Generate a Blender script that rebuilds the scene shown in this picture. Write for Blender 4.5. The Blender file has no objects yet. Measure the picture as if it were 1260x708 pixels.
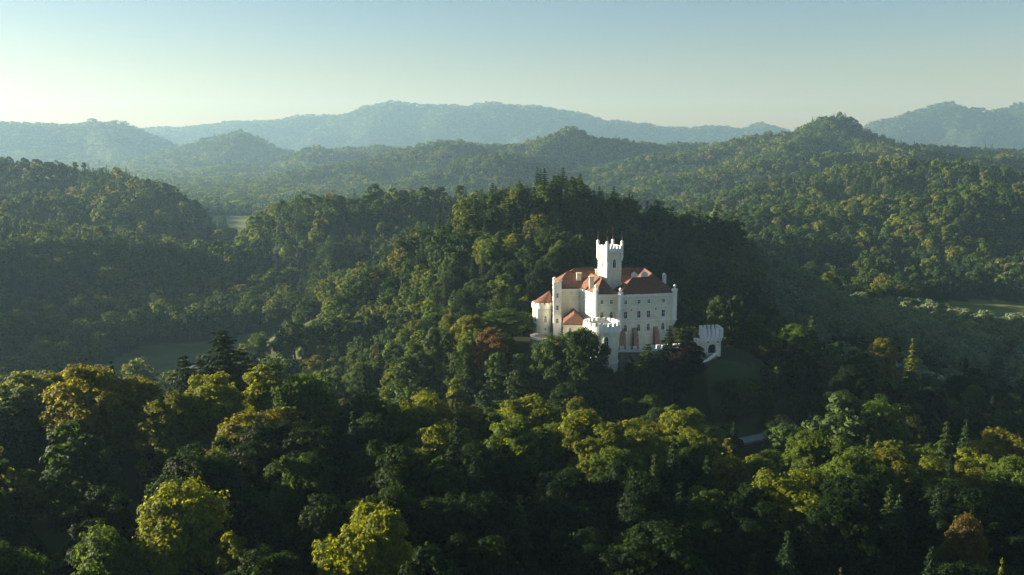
import bpy, math, random
import numpy as np
from mathutils import Vector, Matrix

# ------------------------------------------------------------------ camera, sky, sun, exposure
R = math.radians
SC = bpy.context.scene
COL = SC.collection
CAM_Z = 120.0
F_PX = 1091.0                       # focal length in pixels of the 1260 px wide photograph
PITCH = math.atan(169.0 / F_PX)

cam_data = bpy.data.cameras.new('camera')
cam = bpy.data.objects.new('camera', cam_data)
COL.objects.link(cam)
cam.location = (0, 0, CAM_Z)
cam.rotation_euler = (math.pi / 2 - PITCH, 0, 0)
cam_data.sensor_width = 36.0
cam_data.lens = 36.0 * F_PX / 1260.0
cam_data.clip_start = 1.0
cam_data.clip_end = 40000.0
SC.camera = cam

SUN_AZ = R(77)                      # to the left of the view direction
SUN_EL = R(13)
SUN_DIR = Vector((-math.sin(SUN_AZ) * math.cos(SUN_EL), math.cos(SUN_AZ) * math.cos(SUN_EL), math.sin(SUN_EL)))

world = bpy.data.worlds.new('World')
SC.world = world
world.use_nodes = True
wn = world.node_tree
for n in list(wn.nodes):
    wn.nodes.remove(n)
wo = wn.nodes.new('ShaderNodeOutputWorld')
bg = wn.nodes.new('ShaderNodeBackground')
sky = wn.nodes.new('ShaderNodeTexSky')
sky.sky_type = 'NISHITA'
sky.sun_disc = False
sky.sun_elevation = SUN_EL
sky.sun_rotation = -SUN_AZ
sky.altitude = 300
sky.air_density = 1.0
sky.dust_density = 1.0
sky.ozone_density = 1.2
tint = wn.nodes.new('ShaderNodeMix'); tint.data_type = 'RGBA'; tint.blend_type = 'MULTIPLY'
tint.inputs['Factor'].default_value = 1.0
# dusty warm air near the horizon, cooler above
tc_ = wn.nodes.new('ShaderNodeTexCoord'); sx_ = wn.nodes.new('ShaderNodeSeparateXYZ'); rp_ = wn.nodes.new('ShaderNodeValToRGB')
wn.links.new(tc_.outputs['Generated'], sx_.inputs[0]); wn.links.new(sx_.outputs['Z'], rp_.inputs[0])
rp_.color_ramp.interpolation = 'EASE'
rp_.color_ramp.elements[0].position = 0.02; rp_.color_ramp.elements[0].color = (0.80, 0.63, 0.48, 1)
rp_.color_ramp.elements[1].position = 0.17; rp_.color_ramp.elements[1].color = (0.56, 0.60, 0.62, 1)
wn.links.new(rp_.outputs[0], tint.inputs[7])
wn.links.new(sky.outputs[0], tint.inputs[6])
wn.links.new(tint.outputs[2], bg.inputs[0])
bg.inputs[1].default_value = 0.05
wn.links.new(bg.outputs[0], wo.inputs[0])

sl = bpy.data.lights.new('sun', 'SUN')
sl.energy = 5.0
sl.angle = R(0.6)
sl.color = (1.0, 0.86, 0.62)
so = bpy.data.objects.new('sun', sl)
COL.objects.link(so)
so.rotation_euler = SUN_DIR.to_track_quat('Z', 'Y').to_euler()
so.location = (-200, 0, 400)

SC.view_settings.view_transform = 'Standard'
SC.view_settings.look = 'None'
SC.view_settings.gamma = 1.0
SC.view_settings.use_curve_mapping = False
SC.view_settings.exposure = 2.15
SC.render.engine = 'CYCLES'
cy = SC.cycles
cy.max_bounces = 5; cy.diffuse_bounces = 1; cy.glossy_bounces = 1; cy.transmission_bounces = 2
cy.transparent_max_bounces = 4; cy.volume_bounces = 0
cy.use_denoising = True
try:
    cy.denoiser = 'OPENIMAGEDENOISE'
    cy.denoising_input_passes = 'RGB_ALBEDO_NORMAL'
    cy.denoising_prefilter = 'ACCURATE'
except Exception:
    pass
cy.sample_clamp_indirect = 3.0
cy.caustics_reflective = False; cy.caustics_refractive = False

# ------------------------------------------------------------------ projection helpers
cp, sp = math.cos(PITCH), math.sin(PITCH)

def at(px, py, D):
    """world point seen at photo pixel (px, py) lying D metres ahead (y = D)"""
    dx = (px - 630) / F_PX; dy = (354 - py) / F_PX
    Y = cp + dy * sp; Z = -sp + dy * cp
    t = D / Y
    return (dx * t, D, CAM_Z + Z * t)

def xat(px, D, z):
    """x of the point at ground distance D and height z that the camera sees in column px"""
    return (px - 630) / F_PX * (D * cp + (CAM_Z - z) * sp)

def proj(x, y, z):
    """photo pixel of world points (arrays)"""
    d = y * cp + (CAM_Z - z) * sp
    u = y * sp - (CAM_Z - z) * cp
    d = np.maximum(d, 1e-3)
    return 630 + F_PX * x / d, 354 - F_PX * u / d, d

# ------------------------------------------------------------------ noise
def _hash(ix, iy, seed):
    h = (ix.astype(np.int64) * 374761393 + iy.astype(np.int64) * 668265263 + seed * 974711) & 0xffffffff
    h = ((h ^ (h >> 13)) * 1274126177) & 0xffffffff
    return ((h ^ (h >> 16)) & 0xffff) / 65535.0

def vnoise(x, y, seed=0):
    ix = np.floor(x); iy = np.floor(y)
    fx = x - ix; fy = y - iy
    fx = fx * fx * fx * (fx * (fx * 6 - 15) + 10); fy = fy * fy * fy * (fy * (fy * 6 - 15) + 10)
    a = _hash(ix, iy, seed); b = _hash(ix + 1, iy, seed); c = _hash(ix, iy + 1, seed); d = _hash(ix + 1, iy + 1, seed)
    return (a + (b - a) * fx) * (1 - fy) + (c + (d - c) * fx) * fy

def fbm(x, y, seed=0, octs=4):
    s = 0; a = 0.5; n = 0
    for k in range(octs):
        s = s + a * vnoise(x * 2 ** k + 17.3 * k, y * 2 ** k - 9.1 * k, seed + k); n += a; a *= 0.5
    return s / n * 2 - 1

# ------------------------------------------------------------------ terrain height
# ridges: silhouette points (px, py, distance), height of the wood on top, half width, profile power
RIDGES = [
    # far ranges
    ([(60, 165, 7600), (170, 159, 7600), (240, 155, 7600), (300, 147, 7600), (335, 146, 7600), (400, 142, 7600), (435, 138, 7500), (480, 127, 7400),
      (530, 130, 7400), (600, 128, 7300), (650, 131, 7300), (690, 140, 7300), (720, 144, 7300), (745, 149, 7300), (790, 147, 7300), (815, 152, 7300),
      (850, 156, 7300), (890, 153, 7300), (915, 160, 7300), (940, 153, 7300), (985, 166, 7300), (1050, 172, 7300)], 15, 900, 1.2),
    ([(-220, 150, 5200), (-80, 150, 5200), (0, 149, 5200), (30, 151, 5200), (70, 153, 5200), (110, 152, 5200), (150, 151, 5200), (185, 168, 5200), (215, 181, 5200), (245, 192, 5200)], 15, 650, 1.3),
    ([(185, 192, 4300), (240, 174, 4300), (290, 160, 4300), (325, 173, 4300), (355, 184, 4300), (400, 196, 4300)], 15, 380, 1.2),
    ([(1030, 178, 6300), (1060, 168, 6300), (1085, 152, 6300), (1130, 138, 6300), (1180, 122, 6300), (1200, 130, 6300), (1220, 137, 6300), (1250, 129, 6300), (1300, 128, 6300), (1420, 136, 6300)], 18, 800, 1.2),
    ([(150, 232, 3500), (220, 214, 3500), (290, 202, 3500), (330, 208, 3500), (360, 192, 3500), (385, 184, 3500), (410, 190, 3500), (440, 180, 3600), (465, 176, 3600), (490, 182, 3600), (530, 172, 3600), (600, 178, 3600)], 15, 420, 1.3),
    # middle ranges
    ([(262, 243, 2700), (300, 226, 2700), (350, 214, 2700), (400, 203, 2700), (450, 196, 2750), (500, 184, 2800), (560, 176, 2800), (640, 176, 2800), (668, 166, 2800), (705, 160, 2800), (745, 168, 2800), (790, 175, 2900), (850, 174, 3000), (900, 178, 3000)], 17, 420, 1.3),
    ([(380, 246, 2250), (450, 232, 2250), (500, 222, 2250), (545, 205, 2250), (575, 192, 2250), (605, 186, 2250), (640, 193, 2250), (680, 205, 2250), (720, 218, 2250)], 17, 250, 1.3),
    ([(700, 216, 2300), (745, 205, 2300), (800, 190, 2300), (850, 182, 2350), (900, 170, 2350), (950, 162, 2350), (990, 157, 2350), (1022, 147, 2350), (1050, 155, 2350), (1075, 164, 2350), (1110, 175, 2350), (1160, 178, 2350), (1210, 180, 2350), (1300, 188, 2350)], 17, 420, 1.2),
    ([(760, 236, 1750), (820, 224, 1750), (870, 212, 1750), (930, 200, 1750), (985, 192, 1750), (1040, 190, 1800), (1100, 186, 1800), (1180, 190, 1800), (1300, 198, 1800)], 17, 260, 1.3),
    ([(560, 243, 1500), (620, 229, 1500), (680, 225, 1500), (740, 236, 1500), (800, 240, 1500)], 17, 180, 1.3),
    ([(800, 262, 1250), (860, 246, 1250), (910, 232, 1250), (960, 222, 1250), (1020, 214, 1250), (1080, 200, 1250), (1140, 196, 1250), (1200, 206, 1250), (1300, 212, 1250), (1420, 205, 1250)], 18, 210, 1.3),
    ([(850, 281, 900), (890, 266, 900), (940, 258, 920), (1000, 256, 940), (1060, 246, 960), (1120, 240, 980), (1190, 234, 980), (1260, 232, 980), (1400, 226, 980)], 18, 190, 1.7),
    ([(905, 300, 760), (960, 285, 780), (1010, 288, 790), (1060, 305, 760)], 18, 80, 1.8),
    ([(1130, 268, 860), (1160, 290, 800), (1185, 320, 740)], 18, 70, 1.8),
    ([(1020, 214, 1300), (1000, 236, 1180), (960, 250, 1080)], 18, 100, 1.8),
    ([(1085, 200, 1500), (1130, 215, 1380), (1180, 222, 1250), (1240, 238, 1120)], 18, 110, 1.8),
    ([(1022, 147, 2350), (985, 172, 2150), (940, 190, 1980), (880, 212, 1850), (820, 232, 1700)], 17, 170, 1.5),
    ([(1000, 160, 2300), (1050, 172, 2150), (1090, 182, 2000), (1130, 190, 1800)], 17, 170, 1.5),
    ([(705, 160, 2800), (670, 178, 2600), (620, 195, 2450), (560, 214, 2300), (500, 232, 2100)], 17, 170, 1.5),
    ([(430, 212, 2500), (470, 226, 2250), (520, 238, 1950), (580, 250, 1700)], 17, 140, 1.5),
    ([(740, 208, 2150), (800, 222, 2000), (850, 236, 1800)], 17, 130, 1.5),
    ([(60, 200, 4400), (120, 198, 4300), (180, 205, 4200), (230, 218, 4100)], 15, 260, 1.3),
    ([(110, 152, 5200), (130, 172, 4900), (160, 190, 4700)], 15, 220, 1.3),
    # left hills
    ([(110, 208, 1150), (120, 236, 1020), (135, 262, 940)], 18, 80, 1.8),
    ([(0, 240, 950), (60, 238, 940), (120, 246, 930), (170, 268, 900)], 18, 90, 1.8),
    ([(-500, 170, 1250), (-250, 178, 1250), (-60, 190, 1200), (0, 193, 1150), (50, 199, 1150), (110, 208, 1150), (160, 220, 1080), (190, 236, 1030), (206, 252, 990), (216, 278, 950)], 18, 112, 1.6),
    ([(-400, 240, 760), (-150, 262, 740), (0, 274, 720), (60, 277, 720), (110, 281, 700), (170, 300, 690), (215, 322, 680), (262, 352, 670), (300, 385, 650)], 18, 150, 1.8),
    ([(-300, 330, 560), (0, 372, 540), (60, 372, 530), (110, 392, 520)], 17, 80, 1.8),
    # hill left of the castle, far
    ([(318, 300, 790), (335, 268, 800), (362, 246, 815), (400, 240, 820), (440, 243, 820), (490, 240, 830), (530, 244, 840), (580, 240, 850), (640, 240, 860)], 18, 130, 1.7),
    # hill behind the castle
    ([(420, 372, 575), (455, 345, 560), (500, 312, 550), (555, 278, 530), (600, 252, 515), (640, 230, 505), (680, 221, 500), (715, 228, 500), (755, 246, 500), (800, 262, 500), (850, 276, 500), (900, 292, 490), (945, 320, 480), (985, 352, 470), (1030, 392, 460)], 12, 150, 1.0),
]
_RX = []
for pts, th, w, pw in RIDGES:
    P = np.array([at(*q) for q in pts]); P[:, 2] -= th
    w = w * (0.62 if pts[0][2] > 1300 else 0.80); pw = pw + (0.5 if pts[0][2] > 1300 else 0.8)
    _RX.append((P, w, pw))

for P_, w_, p_ in (([(-520, 330, 70), (-580, 480, 96), (-640, 650, 112), (-760, 860, 130)], 120, 2.4),):      # unseen ridge added left of the frame to shade the left valley
    _RX.append((np.array(P_, float), w_, p_))

def seg_ridge(x, y, P):
    best = np.full(x.shape, 1e18); hh = np.zeros(x.shape)
    for a, b in zip(P[:-1], P[1:]):
        dx, dy = b[0] - a[0], b[1] - a[1]
        t = np.clip(((x - a[0]) * dx + (y - a[1]) * dy) / (dx * dx + dy * dy), 0, 1)
        d2 = (x - a[0] - t * dx) ** 2 + (y - a[1] - t * dy) ** 2
        m = d2 < best
        best = np.where(m, d2, best); hh = np.where(m, a[2] + t * (b[2] - a[2]), hh)
    return np.sqrt(best), hh

def sstep(a, b, v):
    t = np.clip((v - a) / (b - a), 0, 1)
    return t * t * (3 - 2 * t)

FG_X = [-400, -150, -95, -62, -30, 0, 30, 60, 100, 150, 400]
FG_Z = [64, 66, 64, 62, 60, 56, 52, 48, 43, 40, 38]
KNOLL_A = (14.0, 289.0); KNOLL_B = (60.0, 275.0)
PLAT_Z = 58.0

def height(x, y):
    x = np.asarray(x, float); y = np.asarray(y, float)
    shp = x.shape
    x = x.ravel(); y = y.ravel()
    r = np.hypot(x, y)
    # warp for spurs and gullies
    amp = np.clip((r - 380) / 900, 0, 1)
    wx = fbm(x / 260, y / 260, 11, 4) * 40 * amp + fbm(x / 900, y / 900, 5, 3) * 90 * np.clip((r - 1800) / 2500, 0, 1)
    wy = fbm(x / 260 + 40, y / 260 - 12, 23, 4) * 45 * amp
    base = 1.5 + 2.5 * fbm(x / 300, y / 300, 3, 3)
    base = np.maximum(base, 0.2) + np.clip((r - 1800) / 6000, 0, 1) * 60
    acc = np.zeros_like(x)
    K = 7.0
    for P, w, pw in _RX:
        cx0 = P[:, 0].min() - 3 * w; cx1 = P[:, 0].max() + 3 * w
        cy0 = P[:, 1].min() - 3 * w; cy1 = P[:, 1].max() + 3 * w
        m = (x > cx0) & (x < cx1) & (y > cy0) & (y < cy1)
        if not m.any():
            continue
        d, hh = seg_ridge(x[m] + wx[m] * min(1, w / 300), y[m] + wy[m] * min(1, w / 300), P)
        hh = hh * (1 + 0.07 * fbm(x[m] / (w * .9), y[m] / (w * .9), int(w) + 40, 3))
        spur = 1 + 0.55 * fbm(x[m] / (w * 0.55), y[m] / (w * 0.55), int(w), 4) * np.clip(d / w, 0, 1)
        v = hh * np.exp(-np.power(d / (w * spur), pw) * 0.9)
        gul = 1 - np.abs(fbm(x[m] / (w * 0.9) + 7, y[m] / (w * 0.9), int(w) + 9, 4)) * 2.2
        v = v * (1 - 0.45 * np.clip(gul, 0, 1) * sstep(0.15, 0.8, d / w))
        acc[m] += np.maximum(v, 0) ** K
    # wooded rise under the camera
    fz = np.interp(x, FG_X, FG_Z)
    edge = 158 - 0.02 * x
    fall = 1 - 0.62 * sstep(edge, edge + 85, y) - 0.36 * sstep(edge + 60, edge + 230, y)
    fg = fz * fall * (1 + 0.07 * fbm(x / 60, y / 60, 31, 3))
    fg = np.where(y < -200, fg * np.clip(1 - (-200 - y) / 800, 0.1, 1), fg)
    acc += np.maximum(fg, 0) ** K
    # the castle knoll
    P = np.array([(KNOLL_A[0], KNOLL_A[1], 57.5), (KNOLL_B[0], KNOLL_B[1], 56.5)])
    d, hh = seg_ridge(x, y, P)
    kn = hh * (1 - 0.28 * sstep(13, 36, d) - 0.52 * sstep(28, 120, d)) * (1 - sstep(90, 190, d))
    acc += np.maximum(kn, 0) ** K
    h = np.maximum(acc + base ** K, 1e-9) ** (1 / K)
    rough = fbm(x / 45, y / 45, 77, 3) * 1.6 * np.clip((h - 6) / 20, 0, 1) * (1 - np.clip(1.4 - d / 60, 0, 1))
    far = fbm(x / 420, y / 420, 91, 4) * np.clip((r - 1500) / 2500, 0, 1) * 26 * np.clip(h / 120, 0, 1)
    crag = fbm(x / 170, y / 170, 57, 3) * 20 * np.clip((r - 3300) / 2500, 0, 1) * np.clip(h / 150, 0, 1) + fbm(x / 85, y / 85, 58, 3) * 7 * np.clip((r - 700) / 1500, 0, 1) * np.clip(h / 60, 0, 1)
    return (h + rough + far + crag).reshape(shp)

def hz(x, y):
    return float(height(np.array([x]), np.array([y]))[0])
# ------------------------------------------------------------------ material helpers
def new_mat(name):
    m = bpy.data.materials.new(name); m.use_nodes = True
    nt = m.node_tree
    for n in list(nt.nodes):
        nt.nodes.remove(n)
    out = nt.nodes.new('ShaderNodeOutputMaterial')
    return m, nt, out

def N(nt, typ, **kw):
    n = nt.nodes.new(typ)
    for k, v in kw.items():
        setattr(n, k, v)
    return n

def mixc(nt, fac, a, b, blend='MIX'):
    n = N(nt, 'ShaderNodeMix', data_type='RGBA', blend_type=blend)
    for sock, v in ((n.inputs[0], fac), (n.inputs[6], a), (n.inputs[7], b)):
        if isinstance(v, bpy.types.NodeSocket):
            nt.links.new(v, sock)
        elif isinstance(v, (tuple, list)):
            sock.default_value = tuple(v) + ((1,) if len(v) == 3 else ())
        else:
            sock.default_value = v
    return n.outputs[2]

def noise_n(nt, scale, detail=4, rough=0.55, vec=None):
    n = N(nt, 'ShaderNodeTexNoise')
    n.inputs['Scale'].default_value = scale
    n.inputs['Detail'].default_value = detail
    n.inputs['Roughness'].default_value = rough
    if vec is None:
        g = N(nt, 'ShaderNodeNewGeometry'); vec = g.outputs['Position']
    nt.links.new(vec, n.inputs['Vector'])
    return n.outputs[0]

def ramp(nt, src, stops):
    n = N(nt, 'ShaderNodeValToRGB')
    el = n.color_ramp.elements
    while len(el) < len(stops):
        el.new(0.5)
    for e, (p, c) in zip(el, stops):
        e.position = p
        e.color = (tuple(c) + (1,)) if isinstance(c, (tuple, list)) else (c, c, c, 1)
    nt.links.new(src, n.inputs[0])
    return n.outputs[0]

def surf(name, color_fn, rough=0.85, bump=None, spec=0.2):
    """opaque surface; color_fn(nt) returns a colour socket or a tuple"""
    m, nt, out = new_mat(name)
    p = N(nt, 'ShaderNodeBsdfPrincipled')
    p.inputs['Roughness'].default_value = rough
    p.inputs['Specular IOR Level'].default_value = spec
    c = color_fn(nt)
    if isinstance(c, bpy.types.NodeSocket):
        nt.links.new(c, p.inputs['Base Color'])
    else:
        p.inputs['Base Color'].default_value = tuple(c) + (1,)
    if bump:
        b = N(nt, 'ShaderNodeBump'); b.inputs['Strength'].default_value = bump[1]; b.inputs['Distance'].default_value = bump[2]
        nt.links.new(noise_n(nt, bump[0]), b.inputs['Height'])
        nt.links.new(b.outputs[0], p.inputs['Normal'])
    nt.links.new(p.outputs[0], out.inputs[0])
    return m

# ------------------------------------------------------------------ the ground sheet
def in_poly(x, y, poly):
    inside = np.zeros(x.shape, bool)
    n = len(poly)
    for i in range(n):
        x0, y0 = poly[i]; x1, y1 = poly[(i + 1) % n]
        c = ((y0 > y) != (y1 > y)) & (x < (x1 - x0) * (y - y0) / (y1 - y0 + 1e-12) + x0)
        inside ^= c
    return inside

# open grass, as ground polygons (x, y)
MEADOWS = [
    [(-240, 398), (-130, 392), (-100, 424), (-98, 480), (-112, 520), (-165, 548), (-222, 525)],            # floor of the left valley
    [(-352, 1010), (-300, 1010), (-380, 1300), (-450, 1600), (-560, 1640), (-520, 1480), (-430, 1260)],                                # far meadow in the gap
    [(300, 548), (420, 540), (560, 560), (560, 690), (292, 680)],                                         # field on the right
    [(57, 266), (59, 243), (64, 237), (76, 241), (83, 250), (85, 258), (78, 266), (68, 264)],                        # slope under the gatehouse
    [(150, 372), (250, 352), (262, 372), (160, 392)],                                                     # strip by the right road
]
CLEARING = [(-95, 112), (-50, 108), (-44, 122), (-52, 138), (-72, 144), (-100, 140)]

def mesh_obj(name, verts, faces, mat, parent=None, smooth=False, origin=(0, 0, 0)):
    me = bpy.data.meshes.new(name)
    v = np.asarray(verts, float) - np.asarray(origin, float)
    if isinstance(faces, np.ndarray):
        nf, k = faces.shape
        me.vertices.add(len(v)); me.vertices.foreach_set('co', v.astype(np.float32).ravel())
        me.loops.add(nf * k); me.loops.foreach_set('vertex_index', faces.astype(np.int32).ravel())
        me.polygons.add(nf)
        me.polygons.foreach_set('loop_start', (np.arange(nf) * k).astype(np.int32))
        me.polygons.foreach_set('loop_total', np.full(nf, k, np.int32))
        me.update(calc_edges=True)
    else:
        me.from_pydata([tuple(q) for q in v], [], faces)
    if mat is not None:
        for m in (mat if isinstance(mat, (list, tuple)) else [mat]):
            me.materials.append(m)
    if smooth:
        me.polygons.foreach_set('use_smooth', np.ones(len(me.polygons), bool))
    o = bpy.data.objects.new(name, me)
    COL.objects.link(o)
    if parent is not None:
        o.parent = parent
    return o

def tag(o, label=None, cat=None, group=None, kind=None):
    if label: o['label'] = label
    if cat: o['category'] = cat
    if group: o['group'] = group
    if kind: o['kind'] = kind
    return o

_ang = np.concatenate([np.linspace(-179, -72, 50, endpoint=False), np.linspace(-72, -34, 130, endpoint=False),
                       np.linspace(-34, 34, 680, endpoint=False), np.linspace(34, 60, 50, endpoint=False), np.linspace(60, 179, 40)])
_rad = [4.0]
while _rad[-1] < 8200:
    _rad.append(_rad[-1] + max(1.6, _rad[-1] * 0.0125))
_rad = np.array(_rad)
A_, R_ = np.meshgrid(np.radians(_ang), _rad)
GX = R_ * np.sin(A_); GY = R_ * np.cos(A_)
GZ = height(GX, GY)
nr, na = GX.shape
idx = np.arange(nr * na).reshape(nr, na)
q = np.stack([idx[:-1, :-1], idx[:-1, 1:], idx[1:, 1:], idx[1:, :-1]], -1).reshape(-1, 4)[:, ::-1]

def ground_mat():
    m, nt, out = new_mat('ground')
    p = N(nt, 'ShaderNodeBsdfPrincipled'); p.inputs['Roughness'].default_value = 0.95; p.inputs['Specular IOR Level'].default_value = 0.1
    wood = ramp(nt, noise_n(nt, 0.02, 8, 0.65), [(0.35, (0.012, 0.018, 0.007)), (0.5, (0.022, 0.032, 0.010)), (0.65, (0.032, 0.040, 0.012))])
    gn = noise_n(nt, 0.06, 8, 0.6)
    grass = ramp(nt, gn, [(0.35, (0.075, 0.105, 0.030)), (0.5, (0.11, 0.14, 0.04)), (0.65, (0.16, 0.17, 0.06))])
    at_ = N(nt, 'ShaderNodeAttribute', attribute_name='meadow')
    c = mixc(nt, at_.outputs['Fac'], wood, grass)
    nt.links.new(c, p.inputs['Base Color'])
    b = N(nt, 'ShaderNodeBump'); b.inputs['Strength'].default_value = 0.6; b.inputs['Distance'].default_value = 0.4
    nt.links.new(noise_n(nt, 0.8, 6, 0.7), b.inputs['Height']); nt.links.new(b.outputs[0], p.inputs['Normal'])
    nt.links.new(p.outputs[0], out.inputs[0])
    return m

ground = mesh_obj('ground', np.stack([GX.ravel(), GY.ravel(), GZ.ravel()], -1), q, ground_mat(), smooth=True)
tag(ground, kind='structure')
md = np.zeros(nr * na, np.float32)
wob = 6 * fbm(GX / 22, GY / 22, 5, 3).ravel()
for pl in MEADOWS + [CLEARING]:
    s = 1.0 if pl is not MEADOWS[1] else 3.0
    md[in_poly(GX.ravel() + wob * s * .6, GY.ravel() + wob * s * .6, pl)] = {0: .5, 1: 1, 2: .9, 3: .26, 4: .4}.get(MEADOWS.index(pl) if pl in MEADOWS else 9, .35)
att = ground.data.attributes.new('meadow', 'FLOAT', 'POINT'); att.data.foreach_set('value', md)
# ------------------------------------------------------------------ foliage materials
def leaf_mat(name, stops, trans=0.30, per_object=False, var=0.35):
    m, nt, out = new_mat(name)
    oi = N(nt, 'ShaderNodeObjectInfo'); g = N(nt, 'ShaderNodeNewGeometry')
    base = ramp(nt, oi.outputs['Random'], stops)
    # leaf to leaf variation
    isl = ramp(nt, g.outputs['Random Per Island'], [(0.0, 1 - var), (0.5, 1.0), (1.0, 1 + var * 1.3)])
    c = mixc(nt, 1.0, base, isl, 'MULTIPLY')
    if per_object:
        c = mixc(nt, 1.0, c, oi.outputs['Color'], 'MULTIPLY')
    else:
        big = ramp(nt, noise_n(nt, 0.006, 3, 0.6), [(0.35, (0.80, 0.88, 0.95)), (0.5, (1, 1, 1)), (0.66, (1.35, 1.2, 0.9))])
        c = mixc(nt, 1.0, c, big, 'MULTIPLY')
    d = N(nt, 'ShaderNodeBsdfPrincipled'); d.inputs['Roughness'].default_value = 0.6; d.inputs['Specular IOR Level'].default_value = 0.08
    t = N(nt, 'ShaderNodeBsdfTranslucent')
    tc = mixc(nt, 1.0, c, (2.6, 2.4, 0.55), 'MULTIPLY')
    dc = mixc(nt, 1.0, c, (0.75, 0.80, 0.80), 'MULTIPLY')
    nt.links.new(dc, d.inputs['Base Color']); nt.links.new(tc, t.inputs[0])
    mx = N(nt, 'ShaderNodeMixShader'); mx.inputs[0].default_value = trans
    nt.links.new(d.outputs[0], mx.inputs[1]); nt.links.new(t.outputs[0], mx.inputs[2])
    nt.links.new(mx.outputs[0], out.inputs[0])
    return m

GREENS = [(0.0, (0.018, 0.040, 0.011)), (0.3, (0.028, 0.056, 0.014)), (0.55, (0.050, 0.084, 0.017)), (0.8, (0.092, 0.120, 0.021)), (1.0, (0.10, 0.10, 0.025))]
DARKS = [(0.0, (0.022, 0.045, 0.020)), (0.5, (0.032, 0.060, 0.022)), (1.0, (0.045, 0.070, 0.024))]
GREYS = [(0.0, (0.13, 0.18, 0.12)), (0.5, (0.16, 0.21, 0.14)), (1.0, (0.17, 0.21, 0.12))]
M_LEAF = leaf_mat('broad_leaves', [(0, (1, 1, 1)), (1, (1, 1, 1))], 0.42, True)
M_NEEDLE = leaf_mat('needles', [(0, (1, 1, 1)), (1, (1, 1, 1))], 0.15, True)
M_LEAF_F = leaf_mat('broad_leaves_wood', GREENS, 0.38)
M_NEEDLE_F = leaf_mat('needles_wood', DARKS, 0.15)
M_WILLOW_F = leaf_mat('willow_leaves_wood', GREYS, 0.25)
M_BARK = surf('bark', lambda nt: ramp(nt, noise_n(nt, 1.5, 6, 0.7), [(0.3, (0.06, 0.045, 0.032)), (0.7, (0.16, 0.13, 0.10))]), 0.95)

# ------------------------------------------------------------------ tree prototypes (numpy)
def unit(v):
    return v / np.maximum(np.linalg.norm(v, axis=-1, keepdims=True), 1e-9)

def leaf_quads(rg, C, nrm, L, Wd, along=None):
    """pointed leaf-tuft faces at centres C facing nrm; L length, Wd width (arrays)"""
    n = len(C)
    r = rg.normal(size=(n, 3)) if along is None else along
    t = unit(r - (r * nrm).sum(-1, keepdims=True) * nrm)
    b = np.cross(nrm, t)
    L = np.broadcast_to(L, (n,))[:, None]; Wd = np.broadcast_to(Wd, (n,))[:, None]
    v = np.stack([C - t * L * .5, C + b * Wd * .5 - t * L * .08, C + t * L * .5, C - b * Wd * .5 - t * L * .08], 1)
    # slight fold
    v[:, 0] -= nrm * L * .08; v[:, 2] -= nrm * L * .12
    return v.reshape(-1, 3)

def sph(rg, n):
    return unit(rg.normal(size=(n, 3)))

def tube(path, radii, k=6):
    path = np.asarray(path, float); vs = []; fs = []
    for i, p in enumerate(path):
        d = unit((path[min(i + 1, len(path) - 1)] - path[max(i - 1, 0)])[None])[0]
        a = np.cross(d, [0.3, 0.9, 0.1]); a /= np.linalg.norm(a); b = np.cross(d, a)
        for j in range(k):
            th = 2 * math.pi * j / k
            vs.append(p + radii[i] * (a * math.cos(th) + b * math.sin(th)))
    for i in range(len(path) - 1):
        for j in range(k):
            j2 = (j + 1) % k
            fs.append((i * k + j, i * k + j2, (i + 1) * k + j2, (i + 1) * k + j))
    return np.array(vs), np.array(fs)

def join_tubes(ts):
    V = []; Fq = []; o = 0
    for v, f in ts:
        V.append(v); Fq.append(f + o); o += len(v)
    return np.concatenate(V), np.concatenate(Fq)

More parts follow.
